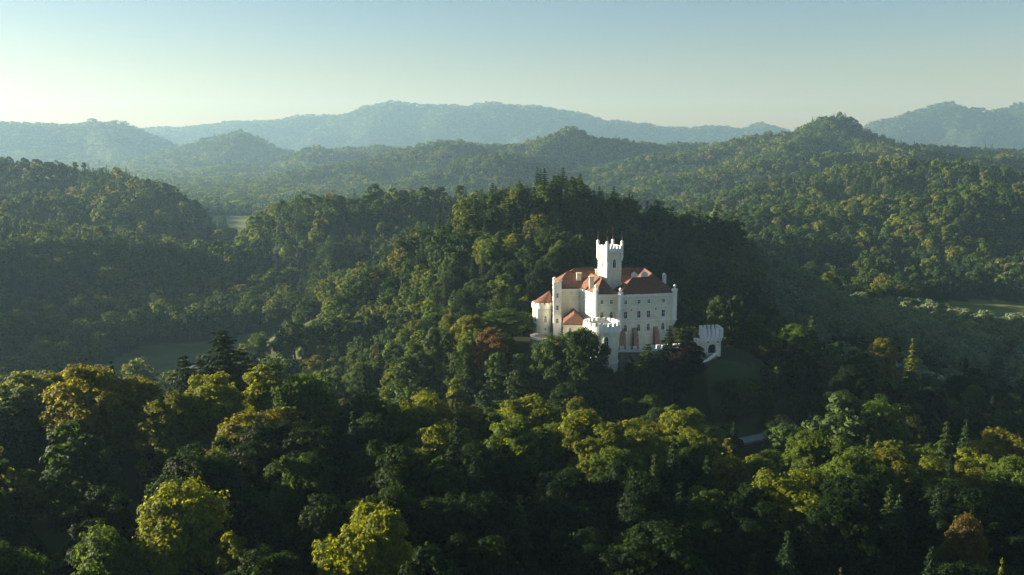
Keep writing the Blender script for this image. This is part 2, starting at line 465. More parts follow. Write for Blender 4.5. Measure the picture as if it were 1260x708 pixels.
def broadleaf(seed, H=18.0, RW=5.5, base=4.0, nl=38, sub=26, per=16, ls=0.34, flat=1.0, lob=(1.3, 2.3), limbs=9):
    """returns crown vertices (quads, 4 each) and trunk tubes"""
    rg = np.random.default_rng(seed)
    ch = (H - base) / 2; cz = base + ch
    # lobe centres on an irregular egg, wider in the lower middle
    i = np.arange(nl) + .5
    zz = 1 - 1.75 * i / nl; ph = i * 2.39996 + rg.uniform(0, 6)
    rr = np.sqrt(np.clip(1 - zz * zz, 0.02, 1))
    D = np.stack([rr * np.cos(ph), rr * np.sin(ph), zz], -1) + rg.normal(size=(nl, 3)) * 0.13
    rad = rg.uniform(0.55, 0.86, nl) * (1 + 0.18 * np.sin(ph * 1.3 + seed))
    lr = rg.uniform(lob[0], lob[1], nl) * (RW / 5.5)
    prof = 1.0 - 0.18 * np.clip(zz, 0, 1)
    LC = np.stack([D[:, 0] * rad * RW * prof, D[:, 1] * rad * RW * prof, cz + D[:, 2] * rad * ch], -1)
    LC[:, 2] = np.minimum(LC[:, 2], H - lr * 0.8)
    # a few inner lobes
    inner = sph(rg, 6) * np.array([RW, RW, ch]) * 0.3 + [0, 0, cz + 1]
    LC = np.concatenate([LC, inner]); lr = np.concatenate([lr, np.full(6, 2.0 * RW / 5.5)]); nl2 = len(LC)
    # sub tufts on each lobe
    U = sph(rg, nl2 * sub)
    out = unit(LC - [0, 0, cz - 2])
    U = unit(U + 0.55 * np.repeat(out, sub, 0) + [0, 0, 0.25])
    SC_ = np.repeat(LC, sub, 0) + U * (np.repeat(lr, sub) * rg.uniform(0.6, 1.12, nl2 * sub))[:, None] * [1, 1, 0.8 * flat]
    tr = 0.62 * RW / 5.5
    P = sph(rg, nl2 * sub * per) * (rg.uniform(0.2, 1, nl2 * sub * per) ** 0.5)[:, None] * tr * rg.uniform(.7, 1.3, nl2 * sub).repeat(per)[:, None]
    C = np.repeat(SC_, per, 0) + P * [1, 1, 0.8]
    nr_ = unit(np.repeat(U, per, 0) * 0.9 + unit(P + 1e-6) * 0.5 + [0, 0, 0.35] + rg.normal(size=P.shape) * 0.38)
    s = ls * rg.uniform(0.65, 1.35, len(C))
    V = leaf_quads(rg, C, nr_, s * 1.5, s)
    # dense heart of the crown: large inner faces added to block light and sky
    nh = 420
    hc = sph(rg, nh) * (rg.uniform(0, 1, nh) ** (1 / 3))[:, None] * [RW * .66, RW * .66, ch * .72] + [0, 0, cz]
    V = np.concatenate([V, leaf_quads(rg, hc, sph(rg, nh), 1.3 * RW / 5.5, 0.9 * RW / 5.5)])
    ts = []
    lean = rg.normal(size=2) * 0.3
    top = np.array([lean[0], lean[1], H * 0.8])
    tp = [np.array([0, 0, -1.0]), np.array([0.02, 0, 0.3]), np.array([lean[0] * .2, lean[1] * .2, base]), np.array([lean[0] * .6, lean[1] * .6, cz]), top]
    r0 = 0.30 * H / 18
    ts.append(tube(tp, [r0 * 1.6, r0 * 1.15, r0, r0 * .6, r0 * .15], 7))
    for j in rg.permutation(nl)[:limbs]:
        z0 = rg.uniform(base * .8, cz); f = (z0 + 1) / (H + 1)
        a = np.array([lean[0] * f, lean[1] * f, z0]); b = LC[j]
        mid = (a + b) / 2 + [0, 0, -0.4]
        ts.append(tube([a, mid, b], [r0 * .45, r0 * .3, r0 * .1], 5))
    return V, join_tubes(ts)

def spruce(seed, H=22.0, RW=3.6, tiers=26, nb=11, st=9, ls=0.55, droop=0.28, base=1.5, irr=0.15, power=0.85):
    rg = np.random.default_rng(seed)
    Cs = []; Ns = []; Al = []; S = []
    for t in range(tiers):
        f = (t + rg.uniform(-.25, .25)) / tiers
        f = min(max(f, 0), 0.985)
        z = base + (H - base) * f
        Lm = RW * (1 - f) ** power * (1 + 0.10 * math.sin(3 * f * seed))
        n = max(4, int(nb * (1 - 0.45 * f)))
        for k in range(n):
            th = 2 * math.pi * (k + rg.uniform(-.35, .35)) / n + t * 1.1
            L = max(0.25, Lm * rg.uniform(1 - irr * 1.6, 1 + irr))
            u = np.linspace(0.12, 1, st)
            x = L * u
            zz = z + 0.18 * L * u - droop * L * u ** 1.6 * 1.3 + 0.12 * L * u ** 3
            d = np.array([math.cos(th), math.sin(th), 0])
            sd = np.array([-math.sin(th), math.cos(th), 0])
            for side in (-1, 0, 1):
                wob_ = side * (0.28 * (1 - u * .7) * L * 0.55 + 0.1)
                c = d * x[:, None] + sd * wob_[:, None]; c[:, 2] = zz - 0.05 - abs(side) * 0.12 * L * .5
                Cs.append(c); S.append(np.full(st, ls) * (0.6 + 0.5 * (1 - f)))
                Ns.append(unit(np.array([0, 0, 1.0]) + rg.normal(size=(st, 3)) * 0.45 + d * 0.35))
                Al.append(unit(np.tile(d + side * sd * 0.8 - [0, 0, 0.35], (st, 1)) + rg.normal(size=(st, 3)) * 0.25))
    C = np.concatenate(Cs); C = C + rg.normal(size=C.shape) * 0.07
    V = leaf_quads(rg, C, np.concatenate(Ns), np.concatenate(S) * 1.7, np.concatenate(S) * 0.75, np.concatenate(Al))
    nh = 60
    hz_ = rg.uniform(0.1, 0.9, nh)
    hc = sph(rg, nh) * (RW * .38 * (1 - hz_))[:, None]; hc[:, 2] = base + (H - base) * hz_
    V = np.concatenate([V, leaf_quads(rg, hc, unit(sph(rg, nh) * [1, 1, .3]), 1.3 * (1.15 - hz_), 0.9 * (1.15 - hz_))])
    r0 = 0.26 * H / 22
    T = tube([[0, 0, -1], [0, 0, .3], [0, 0, H * .5], [0, 0, H * .97]], [r0 * 1.5, r0 * 1.1, r0 * .6, 0.03], 7)
    return V, join_tubes([T])

def pine(seed, H=20.0, RW=3.4, base=7.0, nl=26, ls=0.42, sub=16, per=14):
    """tall open crown of flattish tiers of tufts (Scots pine)"""
    rg = np.random.default_rng(seed)
    f = (np.arange(nl) + rg.uniform(0, .8, nl)) / nl
    z = base + (H - base - 0.8) * f
    reach = RW * np.sin(np.pi * np.clip(0.18 + 0.78 * f, 0, 1)) ** 0.7 * rg.uniform(0.45, 1.05, nl)
    th = np.arange(nl) * 2.39996 + rg.uniform(-.5, .5, nl)
    LC = np.stack([np.cos(th) * reach * .75, np.sin(th) * reach * .75, z], -1)
    lr = rg.uniform(0.95, 1.6, nl) * RW / 3.4
    U = unit(sph(rg, nl * sub) + [0, 0, 0.45])
    SC_ = np.repeat(LC, sub, 0) + U * np.repeat(lr, sub)[:, None] * [1.15, 1.15, 0.55] * rg.uniform(.6, 1.1, nl * sub)[:, None]
    P = sph(rg, nl * sub * per) * 0.42
    C = np.repeat(SC_, per, 0) + P
    nr_ = unit(np.repeat(U, per, 0) * .7 + unit(P) + [0, 0, .4])
    s = ls * rg.uniform(.6, 1.3, len(C))
    V = leaf_quads(rg, C, nr_, s * 1.6, s * .7)
    r0 = 0.25
    ts = [tube([[0, 0, -1], [0, 0, .4], [.1, 0, H * .5], [0, .1, H * .95]], [r0 * 1.4, r0, r0 * .75, .05], 7)]
    for j in range(0, nl, 2):
        ts.append(tube([[0, 0, z[j] - .8], LC[j] * [.5, .5, 1] - [0, 0, .3], LC[j]], [.11, .08, .04], 4))
    return V, join_tubes(ts)

def far_lump(seed, H=18, RW=5.5, n=260, ls=1.5, conif=False, lumps=1, spread=0):
    """small crowns for distant woods: clumped faces over a few lobes"""
    rg = np.random.default_rng(seed)
    V = []
    for k in range(lumps):
        off = np.array([0, 0, 0.0]) if lumps == 1 else np.append(rg.uniform(-spread, spread, 2), rg.uniform(-1.5, 1.5))
        h = H * rg.uniform(.85, 1.12); w = RW * rg.uniform(.8, 1.2)
        if conif:
            f = rg.uniform(0, 1, n) ** 1.5; th = rg.uniform(0, 6.283, n)
            C = np.stack([np.cos(th) * w * (1 - f), np.sin(th) * w * (1 - f), 2 + (h - 2.2) * f], -1)
            nn = unit(np.stack([np.cos(th), np.sin(th), np.full(n, .6)], -1) + rg.normal(size=(n, 3)) * .3)
            V.append(leaf_quads(rg, C + off, nn, ls * (1.2 - f * .7), ls * .8 * (1.2 - f * .7)))
        else:
            nl = 13
            d = unit(sph(rg, nl) + [0, 0, .35])
            lc = d * [w * .6, w * .6, h * .27] + [0, 0, h * .62]
            lr = rg.uniform(.30, .5, nl) * w
            j = rg.integers(0, nl, n)
            u = unit(sph(rg, n) + d[j] * .7 + [0, 0, .3])
            C = lc[j] + u * lr[j][:, None] * rg.uniform(.85, 1.1, n)[:, None]
            nn = unit(u + rg.normal(size=(n, 3)) * .35)
            s = ls * rg.uniform(.7, 1.3, n)
            V.append(leaf_quads(rg, C + off, nn, s * 1.25, s))
    return np.concatenate(V)

def quad_mesh(name, V, mat):
    V = np.asarray(V, np.float32); nf = len(V) // 4
    me = bpy.data.meshes.new(name)
    me.vertices.add(len(V)); me.vertices.foreach_set('co', V.ravel())
    me.loops.add(nf * 4); me.loops.foreach_set('vertex_index', np.arange(nf * 4, dtype=np.int32))
    me.polygons.add(nf)
    me.polygons.foreach_set('loop_start', np.arange(nf, dtype=np.int32) * 4)
    me.polygons.foreach_set('loop_total', np.full(nf, 4, np.int32))
    me.update(calc_edges=True)
    me.materials.append(mat)
    return me

def tube_mesh(name, VF, mat):
    V, Fq = VF
    me = bpy.data.meshes.new(name)
    me.from_pydata([tuple(p) for p in V], [], [tuple(int(i) for i in f) for f in Fq])
    me.materials.append(mat)
    me.polygons.foreach_set('use_smooth', np.ones(len(me.polygons), bool))
    return me

def merged_mesh(name, V, VF, mat, bark):
    """crown + trunk in one mesh (only for the woods nobody could count)"""
    V = np.asarray(V); nf = len(V) // 4
    tv, tf = VF
    allv = np.concatenate([V, tv]).astype(np.float32)
    f = np.concatenate([np.arange(nf * 4).reshape(-1, 4), tf + len(V)]).astype(np.int32)
    me = bpy.data.meshes.new(name)
    me.vertices.add(len(allv)); me.vertices.foreach_set('co', allv.ravel())
    me.loops.add(f.size); me.loops.foreach_set('vertex_index', f.ravel())
    me.polygons.add(len(f))
    me.polygons.foreach_set('loop_start', np.arange(len(f), dtype=np.int32) * 4)
    me.polygons.foreach_set('loop_total', np.full(len(f), 4, np.int32))
    mi = np.zeros(len(f), np.int32); mi[nf:] = 1
    me.update(calc_edges=True)
    me.materials.append(mat); me.materials.append(bark)
    me.polygons.foreach_set('material_index', mi)
    return me
# ------------------------------------------------------------------ prototypes
# near ones: crown mesh + trunk mesh, nominal height and radius
PROTO = {'broad': [], 'tall': [], 'spruce': [], 'pine': [], 'small': []}
for s in range(6):
    H = [18, 19, 17, 18, 20, 16][s]; Rw = [5.6, 5.2, 6.0, 5.0, 5.6, 5.4][s]
    V, T = broadleaf(10 + s, H, Rw, base=[4, 5, 3.5, 3, 5, 3][s], nl=[38, 34, 42, 30, 44, 36][s], sub=28, per=24, ls=0.265)
    PROTO['broad'].append((quad_mesh('crown_mesh', V, M_LEAF), tube_mesh('trunk_mesh', T, M_BARK), H, Rw))
for s in range(3):
    V, T = broadleaf(50 + s, 19, 3.9, base=3.5, nl=34, sub=24, per=20, ls=0.26, lob=(1.3, 2.1))
    PROTO['tall'].append((quad_mesh('crown_mesh', V, M_LEAF), tube_mesh('trunk_mesh', T, M_BARK), 19, 3.9))
for s in range(3):
    V, T = spruce(70 + s, 22, [3.9, 3.3, 4.4][s], tiers=[26, 24, 25][s])
    PROTO['spruce'].append((quad_mesh('crown_mesh', V, M_NEEDLE), tube_mesh('trunk_mesh', T, M_BARK), 22, [3.9, 3.3, 4.4][s]))
for s in range(1):
    V, T = spruce(79, 24, 6.8, tiers=26, nb=12, st=13, ls=0.55, power=0.68, irr=.3, droop=.22)
    PROTO['bigspruce'] = [(quad_mesh('crown_mesh', V, M_NEEDLE), tube_mesh('trunk_mesh', T, M_BARK), 24, 6.8)]
for s in range(3):
    V, T = pine(90 + s, 20, 3.6, base=5)
    PROTO['pine'].append((quad_mesh('crown_mesh', V, M_NEEDLE), tube_mesh('trunk_mesh', T, M_BARK), 20, 3.6))
for s in range(2):
    V, T = broadleaf(30 + s, 5, 2.2, base=0.6, nl=16, sub=18, per=12, ls=0.24, lob=(1.4, 2.4), limbs=5)
    PROTO['small'].append((quad_mesh('crown_mesh', V, M_LEAF), tube_mesh('trunk_mesh', T, M_BARK), 5, 2.2))

# woods: instanced prototypes in a collection of their own
pcol = {}
def forest_proto(kind, meshes):
    c = bpy.data.collections.new(kind + '_prototypes')
    for i, me in enumerate(meshes):
        o = bpy.data.objects.new('%s_%03d' % (kind, i), me)
        c.objects.link(o)
    pcol[kind] = c

bm_, cm_, wm_ = [], [], []
for s in range(5):      # 0-4 mid distance broadleaf
    V, T = broadleaf(110 + s, 18, [5.4, 5.0, 5.8, 4.4, 5.2][s], base=3, nl=30, sub=14, per=8, ls=0.62, limbs=3)
    bm_.append(merged_mesh('wood_tree', V, T, M_LEAF_F, M_BARK))
for s in range(5):      # 5-9 far
    bm_.append(quad_mesh('wood_tree', far_lump(130 + s, 18, 5.4, 420, 1.35), M_LEAF_F))
for s in range(4):      # 10-13 very far
    bm_.append(quad_mesh('wood_tree', far_lump(150 + s, 17, 5.5, 90, 2.6, lumps=2, spread=6), M_LEAF_F))
for s in range(4):      # 14-17 ranges on the horizon
    bm_.append(quad_mesh('wood_tree', far_lump(160 + s, 15, 6.0, 36, 3.2, lumps=4, spread=9), M_LEAF_F))
for s in range(3):      # 0-2 mid conifers
    V, T = spruce(170 + s, 21, 3.6, tiers=20, nb=9, st=5, ls=0.8)
    cm_.append(merged_mesh('wood_tree', V, T, M_NEEDLE_F, M_BARK))
for s in range(3):      # 3-5 far
    cm_.append(quad_mesh('wood_tree', far_lump(180 + s, 21, 3.6, 300, 1.2, conif=True), M_NEEDLE_F))
for s in range(2):      # 6-7 very far
    cm_.append(quad_mesh('wood_tree', far_lump(190 + s, 20, 4.2, 70, 2.6, conif=True, lumps=2, spread=5), M_NEEDLE_F))
for s in range(3):      # willows
    V, T = broadleaf(210 + s, 11, 5.2, base=0.8, nl=26, sub=14, per=9, ls=0.5, limbs=3, lob=(1.6, 2.5))
    wm_.append(merged_mesh('wood_tree', V, T, M_WILLOW_F, M_BARK))
forest_proto('broadleaf', bm_); forest_proto('conifer', cm_); forest_proto('willow', wm_)

# ------------------------------------------------------------------ where the trees stand
rg = np.random.default_rng(4)
def jgrid(x0, x1, y0, y1, s, jit=0.42):
    gx, gy = np.meshgrid(np.arange(x0, x1, s), np.arange(y0, y1, s * 0.87))
    gx = gx + (np.arange(gx.shape[0]) % 2)[:, None] * s * .5
    gx = gx + rg.uniform(-jit, jit, gx.shape) * s; gy = gy + rg.uniform(-jit, jit, gy.shape) * s
    return gx.ravel(), gy.ravel()

ROADS = {
    'valley road': [(-165, 400), (-170, 430), (-176, 460), (-170, 490), (-150, 505), (-128, 500), (-116, 490)],
    'castle road': [(46, 228), (56, 233), (66, 238), (73, 241), (80, 246)],
    'lake road': [(176, 432), (192, 418), (206, 404), (220, 396), (238, 388), (262, 384), (300, 384)],
}
def near_line(x, y, pts, d):
    P = np.array([(a, b, 0) for a, b in pts], float)
    dd, _ = seg_ridge(x, y, P)
    return dd < d

def keep_clear(x, y):
    """True where no tree may stand"""
    m = np.zeros(x.shape, bool)
    for pl in MEADOWS + [CLEARING]:
        m |= in_poly(x, y, pl)
    for k_, p in ROADS.items():
        m |= near_line(x, y, p, {'valley road': 4.0, 'castle road': 5.0}.get(k_, 15.0))
    # castle terrace, bastions, curtain wall and gatehouse
    m |= in_poly(x, y, [(4, 270), (16, 262), (22, 252), (34, 250), (42, 258), (64, 258), (80, 264), (80, 282), (62, 300), (46, 318), (14, 318), (4, 300)])
    m |= in_poly(x, y, [(54, 262), (56, 240), (72, 237), (78, 262)])
    m |= np.hypot(x, y) < 62
    return m

C_X, C_Y, C_S, C_K = [], [], [], []      # position, height scale, kind
def add_trees(x, y, sc, kind):
    C_X.append(x); C_Y.append(y); C_S.append(sc); C_K.append(np.full(x.shape, kind))

# near woods, up to 430 m: kinds 0 broad 1 tall 2 spruce 3 pine
x, y = jgrid(-330, 330, 40, 430, 8.3)
m = (np.abs(x) < 0.60 * y + 45) | ((x < 0) & (-x < 0.6 * y + 110) & (y > 60))
x, y = x[m], y[m]
m = ~keep_clear(x, y); x, y = x[m], y[m]
nz = fbm(x / 50, y / 50, 41, 2)
u = rg.uniform(size=x.shape)
kind = np.where(u < 0.60, 0, np.where(u < 0.74, 1, 2))
kn = (y > 225) & (y < 345) & (x < 12)                  # west slope of the castle knoll: slim mixed trees
kind = np.where(kn & (u < .30), 0, np.where(kn & (u < .55), 1, np.where(kn & (u < .8), 3, np.where(kn, 2, kind))))
ke = (y > 262) & (y < 400) & (x > 78)                   # right of the gatehouse
kind = np.where(ke & (u < .42), 0, np.where(ke & (u < .55), 1, np.where(ke & (u < .8), 3, np.where(ke, 2, kind))))
sc = rg.uniform(0.72, 1.12, x.shape)
sc = np.where(kind == 2, sc * 0.9, sc)
will = (x > 135 + 0.0 * y) & (y > 385 - 0 * x)
add_trees(x[~will], y[~will], sc[~will], 0); C_K[-1] = kind[~will]
NX, NY, NS, NK = C_X[-1], C_Y[-1], C_S[-1], C_K[-1]

# ------------------------------------------------------------------ woods further off
FX, FY, FS, FI, FK = [], [], [], [], []    # FK 0 broadleaf 1 conifer 2 willow
def band(r0, r1, s, size, bidx, cidx, cshare):
    x, y = jgrid(-0.62 * r1 - 120, 0.62 * r1 + 60, r0 * .8, r1, s)
    r = np.hypot(x, y)
    m = (r >= r0) & (r < r1) & (x < 0.62 * y + 50) & (x > -0.62 * y - (170 if r1 < 1500 else 40))
    x, y = x[m], y[m]
    m = ~keep_clear(x, y); x, y = x[m], y[m]
    if r1 > 5000:
        pass
    cn = fbm(x / 160, y / 160, 61, 3) + rg.normal(size=x.shape) * .25
    isc = cn > np.quantile(cn, 1 - cshare)
    k = np.where(isc, 1, 0)
    i = np.where(isc, rg.integers(cidx[0], cidx[1] + 1, x.shape), rg.integers(bidx[0], bidx[1] + 1, x.shape))
    sc = size * rg.uniform(.52, 1.3, x.shape) * (1 + .28 * fbm(x / 60, y / 60, 19, 3))
    if r0 < 700:
        w = (x > 120) & (y < 620) & (height(x, y) < 14)
        w |= (x > 130) & (x < 300) & (y > 385) & (y < 600)
        thin = w & (rg.uniform(size=x.shape) < .45); x, y, w, k, i, sc, isc = [q_[~thin] for q_ in (x, y, w, k, i, sc, isc)]
        k = np.where(w, 2, k); i = np.where(w, rg.integers(0, 3, x.shape), i); sc = np.where(w, rg.uniform(.9, 1.5, x.shape), sc)
    FX.append(x); FY.append(y); FS.append(sc); FI.append(i); FK.append(k)
band(425, 760, 8.4, 1.0, (0, 4), (0, 2), .14)
band(760, 1350, 9.2, 1.0, (5, 9), (3, 5), .20)
band(1350, 3000, 13.0, 1.0, (10, 13), (6, 7), .16)
band(3000, 8300, 25, 1.1, (14, 17), (6, 7), .04)
m = will & (np.hypot(x * 0 + 1, 0) > 0) if False else None
FX, FY, FS, FI, FK = [np.concatenate(a) for a in (FX, FY, FS, FI, FK)]

# leave out what lies wholly behind the hills (seen from round the camera)
_cr = np.maximum.accumulate((GZ + 4 - CAM_Z) / R_, axis=0)
def seen_from_camera(x, y, z, hh, margin):
    a = np.degrees(np.arctan2(x, y)); r = np.hypot(x, y)
    ia = np.clip(np.searchsorted(_ang, a), 0, na - 1); ir = np.clip(np.searchsorted(_rad, r) - 2, 0, nr - 1)
    return (z + hh - CAM_Z) / r > _cr[ir, ia] - margin
FZ = height(FX, FY)
keep = seen_from_camera(FX, FY, FZ, 24, 0.03) | (np.abs(FX) > 0.62 * FY)
FX, FY, FZ, FS, FI, FK = [a[keep] for a in (FX, FY, FZ, FS, FI, FK)]
print('far wood points', len(FX), 'near', len(NX))
# ------------------------------------------------------------------ geometry nodes: woods nobody could count
def forest(name, kind, x, y, z, s, i, label, cat):
    n = len(x)
    me = bpy.data.meshes.new(name)
    me.vertices.add(n)
    me.vertices.foreach_set('co', np.stack([x, y, z - 0.3], -1).astype(np.float32).ravel())
    r2 = np.random.default_rng(9)
    a = me.attributes.new('scl', 'FLOAT_VECTOR', 'POINT')
    wv = s * r2.uniform(.85, 1.2, n)
    a.data.foreach_set('vector', np.stack([wv, wv, s], -1).astype(np.float32).ravel())
    a = me.attributes.new('rot', 'FLOAT_VECTOR', 'POINT')
    rr = np.zeros((n, 3), np.float32); rr[:, 2] = r2.uniform(0, 6.283, n); rr[:, :2] = r2.normal(size=(n, 2)) * .04
    a.data.foreach_set('vector', rr.ravel())
    a = me.attributes.new('idx', 'INT', 'POINT'); a.data.foreach_set('value', i.astype(np.int32))
    o = bpy.data.objects.new(name, me); COL.objects.link(o)
    ng = bpy.data.node_groups.new(name + '_nodes', 'GeometryNodeTree')
    ng.interface.new_socket('Geometry', in_out='INPUT', socket_type='NodeSocketGeometry')
    ng.interface.new_socket('Geometry', in_out='OUTPUT', socket_type='NodeSocketGeometry')
    gi = ng.nodes.new('NodeGroupInput'); go = ng.nodes.new('NodeGroupOutput')
    iop = ng.nodes.new('GeometryNodeInstanceOnPoints')
    ci = ng.nodes.new('GeometryNodeCollectionInfo'); ci.inputs['Collection'].default_value = pcol[kind]
    ci.inputs['Separate Children'].default_value = True; ci.inputs['Reset Children'].default_value = True
    def attr(nm, typ):
        q_ = ng.nodes.new('GeometryNodeInputNamedAttribute'); q_.data_type = typ; q_.inputs['Name'].default_value = nm
        return q_.outputs['Attribute']
    L = ng.links.new
    L(gi.outputs[0], iop.inputs['Points']); L(ci.outputs[0], iop.inputs['Instance'])
    iop.inputs['Pick Instance'].default_value = True
    L(attr('idx', 'INT'), iop.inputs['Instance Index'])
    L(attr('scl', 'FLOAT_VECTOR'), iop.inputs['Scale'])
    L(attr('rot', 'FLOAT_VECTOR'), iop.inputs['Rotation'])
    L(iop.outputs[0], go.inputs[0])
    md_ = o.modifiers.new('instances', 'NODES'); md_.node_group = ng
    tag(o, label, cat, kind='stuff')
    return o
# ------------------------------------------------------------------ building helpers
class MB:
    def __init__(s):
        s.v = []; s.f = []
    def add(s, vs, fs):
        o = len(s.v); s.v += [tuple(float(c) for c in p) for p in vs]; s.f += [tuple(i + o for i in f) for f in fs]
        return s
    def prism(s, poly, z0, z1, top=None):
        """poly counter-clockwise seen from above; top: polygon at z1 when it differs"""
        n = len(poly); t = top or poly
        s.add([(p[0], p[1], z0) for p in poly] + [(p[0], p[1], z1) for p in t],
              [tuple(range(n))[::-1], tuple(range(n, 2 * n))] + [(i, (i + 1) % n, n + (i + 1) % n, n + i) for i in range(n)])
        return s
    def cyl(s, cx, cy, r0, r1, z0, z1, k=32):
        a = [2 * math.pi * i / k for i in range(k)]
        return s.prism([(cx + r0 * math.cos(t), cy + r0 * math.sin(t)) for t in a], z0, z1, [(cx + r1 * math.cos(t), cy + r1 * math.sin(t)) for t in a])
    def ring(s, cx, cy, ri, ro, z0, z1, k=32, a0=0, a1=2 * math.pi):
        full = a1 - a0 > 6.28
        n = k if full else k + 1
        vs = []
        for i in range(n):
            t = a0 + (a1 - a0) * i / k
            c, d = math.cos(t), math.sin(t)
            vs += [(cx + ri * c, cy + ri * d, z0), (cx + ro * c, cy + ro * d, z0), (cx + ro * c, cy + ro * d, z1), (cx + ri * c, cy + ri * d, z1)]
        fs = []
        for i in range(k):
            a = 4 * i; b = 4 * ((i + 1) % n)
            for j in range(4):
                fs.append((a + j, b + j, b + (j + 1) % 4, a + (j + 1) % 4)[::-1])
        if not full:
            fs += [(0, 1, 2, 3), (4 * k + 3, 4 * k + 2, 4 * k + 1, 4 * k)]
        return s.add(vs, fs)
    def ball(s, x, y, z, r, k=10):
        vs = [(x, y, z - r)]; fs = []
        for i in range(1, 6):
            ph = -math.pi / 2 + math.pi * i / 6
            for j in range(k):
                t = 2 * math.pi * j / k
                vs.append((x + r * math.cos(ph) * math.cos(t), y + r * math.cos(ph) * math.sin(t), z + r * math.sin(ph)))
        vs.append((x, y, z + r))
        for j in range(k):
            fs.append((0, 1 + (j + 1) % k, 1 + j))
            for i in range(4):
                a = 1 + i * k; fs.append((a + j, a + (j + 1) % k, a + k + (j + 1) % k, a + k + j))
            fs.append((1 + 4 * k + j, 1 + 4 * k + (j + 1) % k, len(vs) - 1))
        return s.add(vs, fs)
    def build(s, name, mat, parent, origin):
        o = mesh_obj(name, s.v, s.f, mat, parent, origin=origin)
        return o

class Seg:
    """a wall face from p0 to p1 (left to right seen from outside)"""
    def __init__(s, p0, p1):
        s.p0 = p0; s.p1 = p1
        dx, dy = p1[0] - p0[0], p1[1] - p0[1]
        s.L = math.hypot(dx, dy); s.u = (dx / s.L, dy / s.L); s.n = (s.u[1], -s.u[0])
    def pt(s, a, z, o=0.0):
        return (s.p0[0] + s.u[0] * a + s.n[0] * o, s.p0[1] + s.u[1] * a + s.n[1] * o, z)
    def panel(s, mb, pts, o0, o1):
        n = len(pts)
        vs = [s.pt(a, z, o0) for a, z in pts] + [s.pt(a, z, o1) for a, z in pts]
        mb.add(vs, [tuple(range(n))[::-1], tuple(range(n, 2 * n))] + [(i, (i + 1) % n, n + (i + 1) % n, n + i) for i in range(n)])
    def box(s, mb, a0, a1, z0, z1, o0, o1):
        s.panel(mb, [(a0, z0), (a1, z0), (a1, z1), (a0, z1)], o0, o1)
    def frame(s, mb, outer, inner, o0, o1):
        n = len(outer)
        vs = [s.pt(a, z, o) for o in (o0, o1) for a, z in outer] + [s.pt(a, z, o) for o in (o0, o1) for a, z in inner]
        fs = []
        for i in range(n):
            j = (i + 1) % n
            fs += [(i, j, n + j, n + i), (n + i, n + j, 3 * n + j, 3 * n + i), (3 * n + i, 3 * n + j, 2 * n + j, 2 * n + i)]
        mb.add(vs, fs)
    def battlement(s, mb, z0, zc, z1, o0, o1, n, fill=0.55, a0=0, a1=None):
        a1 = s.L if a1 is None else a1
        s.box(mb, a0, a1, z0, zc, o0, o1)
        p = (a1 - a0) / n
        for i in range(n):
            c = a0 + p * (i + .5)
            s.box(mb, c - p * fill / 2, c + p * fill / 2, zc + 0.001, z1, o0 + 0.01, o1 - 0.01)

def win_shape(c, z, w, h, kind, g=0.0):
    """outline of a window centred on c with its sill at z; g grows it"""
    a0, a1, z0 = c - w / 2 - g, c + w / 2 + g, z - g
    if kind == 'square':
        return [(a0, z0), (a1, z0), (a1, z + h * .5), (a1, z + h + g), (c, z + h + g), (a0, z + h + g), (a0, z + h * .5)]
    if kind == 'round':
        r = w / 2 + g; zc = z + h - w / 2
        return [(a0, z0), (a1, z0)] + [(c + r * math.cos(t), zc + r * math.sin(t)) for t in [math.pi * k / 6 for k in range(7)]]
    r = w / 2 + g; zc = z + h - w * .95; tz = z + h + g * 1.4
    return [(a0, z0), (a1, z0), (a1, zc), (c + r * .78, zc + (tz - zc) * .48), (c + r * .42, zc + (tz - zc) * .8), (c, tz),
            (c - r * .42, zc + (tz - zc) * .8), (c - r * .78, zc + (tz - zc) * .48), (a0, zc)]

def wall_paint(nt, base, dirt):
    g = N(nt, 'ShaderNodeNewGeometry')
    mp = N(nt, 'ShaderNodeMapping'); mp.inputs['Scale'].default_value = (1.2, 1.2, 0.22)
    nt.links.new(g.outputs['Position'], mp.inputs[0])
    streak = ramp(nt, noise_n(nt, 1.0, 6, 0.65, mp.outputs[0]), [(0.40, 0.0), (0.75, 1.0)])
    c = mixc(nt, streak, base, dirt)
    patch = ramp(nt, noise_n(nt, 0.18, 7, 0.7), [(0.56, 0.0), (0.66, 0.55)])
    c = mixc(nt, patch, c, tuple(v * 0.80 for v in dirt))
    blot = ramp(nt, noise_n(nt, 0.35, 5, 0.6), [(0.35, (0.93, 0.92, 0.90)), (0.65, (1.04, 1.03, 1.0))])
    return mixc(nt, 1.0, c, blot, 'MULTIPLY')

M_WALL = surf('cream_render', lambda nt: wall_paint(nt, (0.80, 0.78, 0.64), (0.66, 0.62, 0.48)), 0.9, (3.0, 0.15, 0.05))
M_TRIM = surf('white_trim', lambda nt: wall_paint(nt, (0.88, 0.88, 0.86), (0.70, 0.69, 0.64)), 0.8)
def _tiles(nt, a, b, c):
    t = ramp(nt, noise_n(nt, 1.6, 6, 0.7), [(0.3, a), (0.5, b), (0.7, c)])
    w = N(nt, 'ShaderNodeTexWave'); w.wave_type = 'BANDS'; w.bands_direction = 'Z'
    w.inputs['Scale'].default_value = 1.6; w.inputs['Distortion'].default_value = 1.5; w.inputs['Detail'].default_value = 3
    g = N(nt, 'ShaderNodeNewGeometry'); nt.links.new(g.outputs['Position'], w.inputs['Vector'])
    return mixc(nt, 1.0, t, ramp(nt, w.outputs[0], [(0.0, (0.82, 0.82, 0.82)), (1.0, (1.08, 1.08, 1.08))]), 'MULTIPLY')
